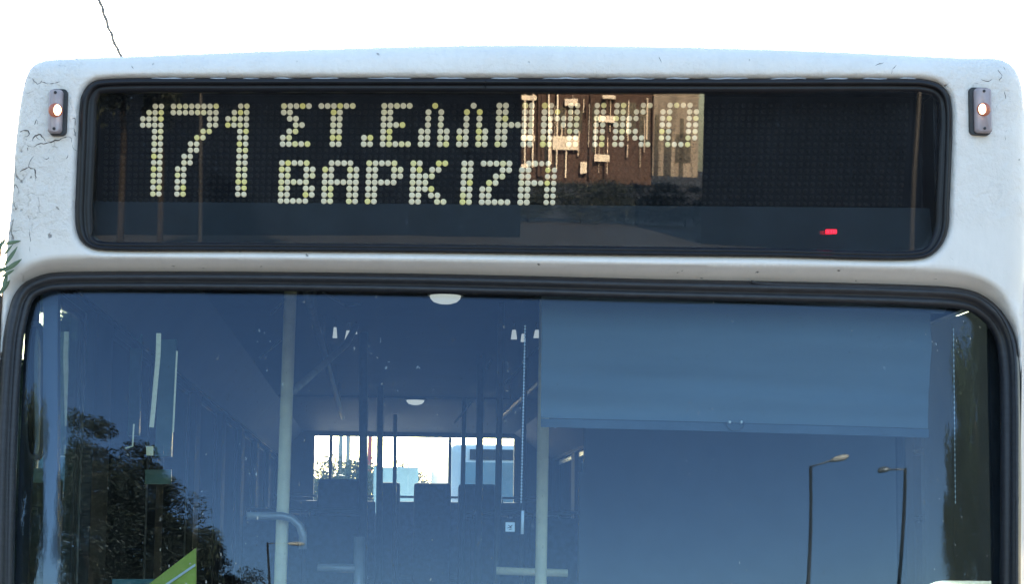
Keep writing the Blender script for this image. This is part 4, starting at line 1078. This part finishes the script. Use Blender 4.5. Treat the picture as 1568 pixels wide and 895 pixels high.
# hedge-like row of trees further out so that the horizon is never bare
G5 = 'distant trees on the horizon behind the bus'
hz = None
for k in range(12):
    x = -30+k*5+r5.uniform(-1, 1)
    if abs(x) < 3: pass
    if hz is None: hz = tree(x, 120, 3.6, 2.8, 91, 'small distant tree on the horizon behind the bus', G5, OLIVE, n=2000, leaf=.25); tt = hz
    else:
        tt = hz.copy(); C.objects.link(tt)
        for ch in hz.children:
            d_ = ch.copy(); C.objects.link(d_); d_.parent = tt
    tt['label'] = 'small distant tree on the horizon, ' + ('first', 'second', 'third', 'fourth', 'fifth', 'sixth', 'seventh', 'eighth', 'ninth', 'tenth', 'eleventh', 'last')[k] + ' from the left of the row behind the bus'
    tt.location = (x, 118+r5.uniform(-6, 6), 0); tt.rotation_euler = (0, 0, r5.uniform(0, 6)); s_ = r5.uniform(.6, .95); tt.scale = (s_, s_, s_)

# ------------------------------------------------------------------ oleander twig at the left edge
Yo = .12
sh = thing('oleander_shrub', 'oleander shrub with long narrow leaves peeping out behind the left edge of the bus', 'shrub', tuple(at(-90, 1300, Yo)*np.array([1, 1, 0])))
o_ = np.array(sh.location)
mb = MB()
stems = [[(-90, 1500), (-70, 900), (-25, 600), (-4, 440), (2, 370)], [(-80, 1100), (-50, 700), (-22, 520), (-8, 400), (-14, 350)], [(-60, 800), (-30, 560), (2, 470), (6, 430)]]
for s__ in stems:
    cp = catmull(s__, False, 20); pts = [at(x, y, Yo+.03)-o_ for x, y in cp]; mb.tube(pts, [.008*(1-i/len(pts)*.7) for i in range(len(pts))], 6)
mb.build('stem', BARK, sh, smooth=True)
def leafm():
    mb = MB(); ns = 6; vs = []; 
    for i in range(ns+1):
        t = i/ns; w = .011*math.sin(math.pi*min(1, t*.95+.05))**.8; z = .01*math.sin(t*3)
        vs += [(-w, 0.003, t*.1), (0, -z*.3, t*.1), (w, 0.003, t*.1)]
    mb.add(vs, [(3*i+a, 3*i+a+1, 3*i+a+4, 3*i+a+3) for i in range(ns) for a in (0, 1)])
    return mb
lf = leafm().build('leaf', OLEAN, sh, smooth=True); fl = True
rl = random.Random(21)
spots = [(4, 352, 25), (14, 366, 75), (10, 384, 45), (6, 372, -30), (11, 400, 30), (13, 408, 55), (7, 417, 60), (3, 424, 20), (2, 392, -10), (10, 436, 15), (4, 444, 40), (1, 360, 5), (0, 408, 70), (-2, 432, 10), (5, 398, -35), (-4, 380, 30)]
spots += [(rl.uniform(-80, 2), rl.uniform(350, 900), rl.uniform(-60, 70)) for _ in range(110)]
for (x, y, an) in spots:
    if fl: o = lf; fl = False
    else: o = lf.copy(); C.objects.link(o); o.parent = sh
    x2 = min(x, 12 if y < 460 else -8)
    p = at(x2-6, y+8, Yo-.06 if y < 445 and x > -10 else Yo+rl.uniform(-.02, .1))-o_
    o.location = p; o.rotation_euler = (rl.uniform(-.4, .4), R(an), rl.uniform(-.8, .8)); k_ = rl.uniform(.38, .62); o.scale = (k_, k_, k_)
# a car beside the driver's window
p = at(1446, 870, 2.0)
t = thing('parked_van', 'white van parked past the driver side of the bus, seen low through its side window', 'van', (p[0]+1.38, 2.0, 0)); t.scale = (1, .95, 1.10)
mb = MB()
prof = [(-.9, .3), (-.92, .75), (-.80, .95), (-.62, 1.46), (.62, 1.46), (.80, .95), (.92, .75), (.9, .3)]
for_y = [(0, .55), (.15, .8), (.9, .88), (1.5, 1.0), (3.0, 1.0), (3.8, .93), (4.1, .6)]
vs = []
for yy, k in for_y:
    for x, z in prof: vs.append((x*(.9+.1*k), yy, .3+(z-.3)*(k if z > 1 or k < .9 else 1)))
n = len(prof); fs = [(i*n+a, i*n+(a+1) % n, (i+1)*n+(a+1) % n, (i+1)*n+a) for i in range(len(for_y)-1) for a in range(n)]+[tuple(range(n)), tuple((len(for_y)-1)*n+k for k in range(n-1, -1, -1))]
mb.add(vs, fs); b = mb.build('body', simple('van_white', (.42, .43, .44), .4, .1, 3), t, bevel=.03); autosmooth(b)
for x in (-.82, .82):
    for y in (.8, 3.2):
        mb = MB(); mb.lathe((x-.1, y, .32), (1, 0, 0), [(0, .27), (.02, .32), (.18, .32), (.2, .27)], 24); mb.build('wheel', TYRE, t)
for x in (-.93, .93):
    mb = MB(); mb.box(x-.01, x+.01, 1.5, 3.2, .98, 1.32); mb.build('side_glass', DARKW, t)
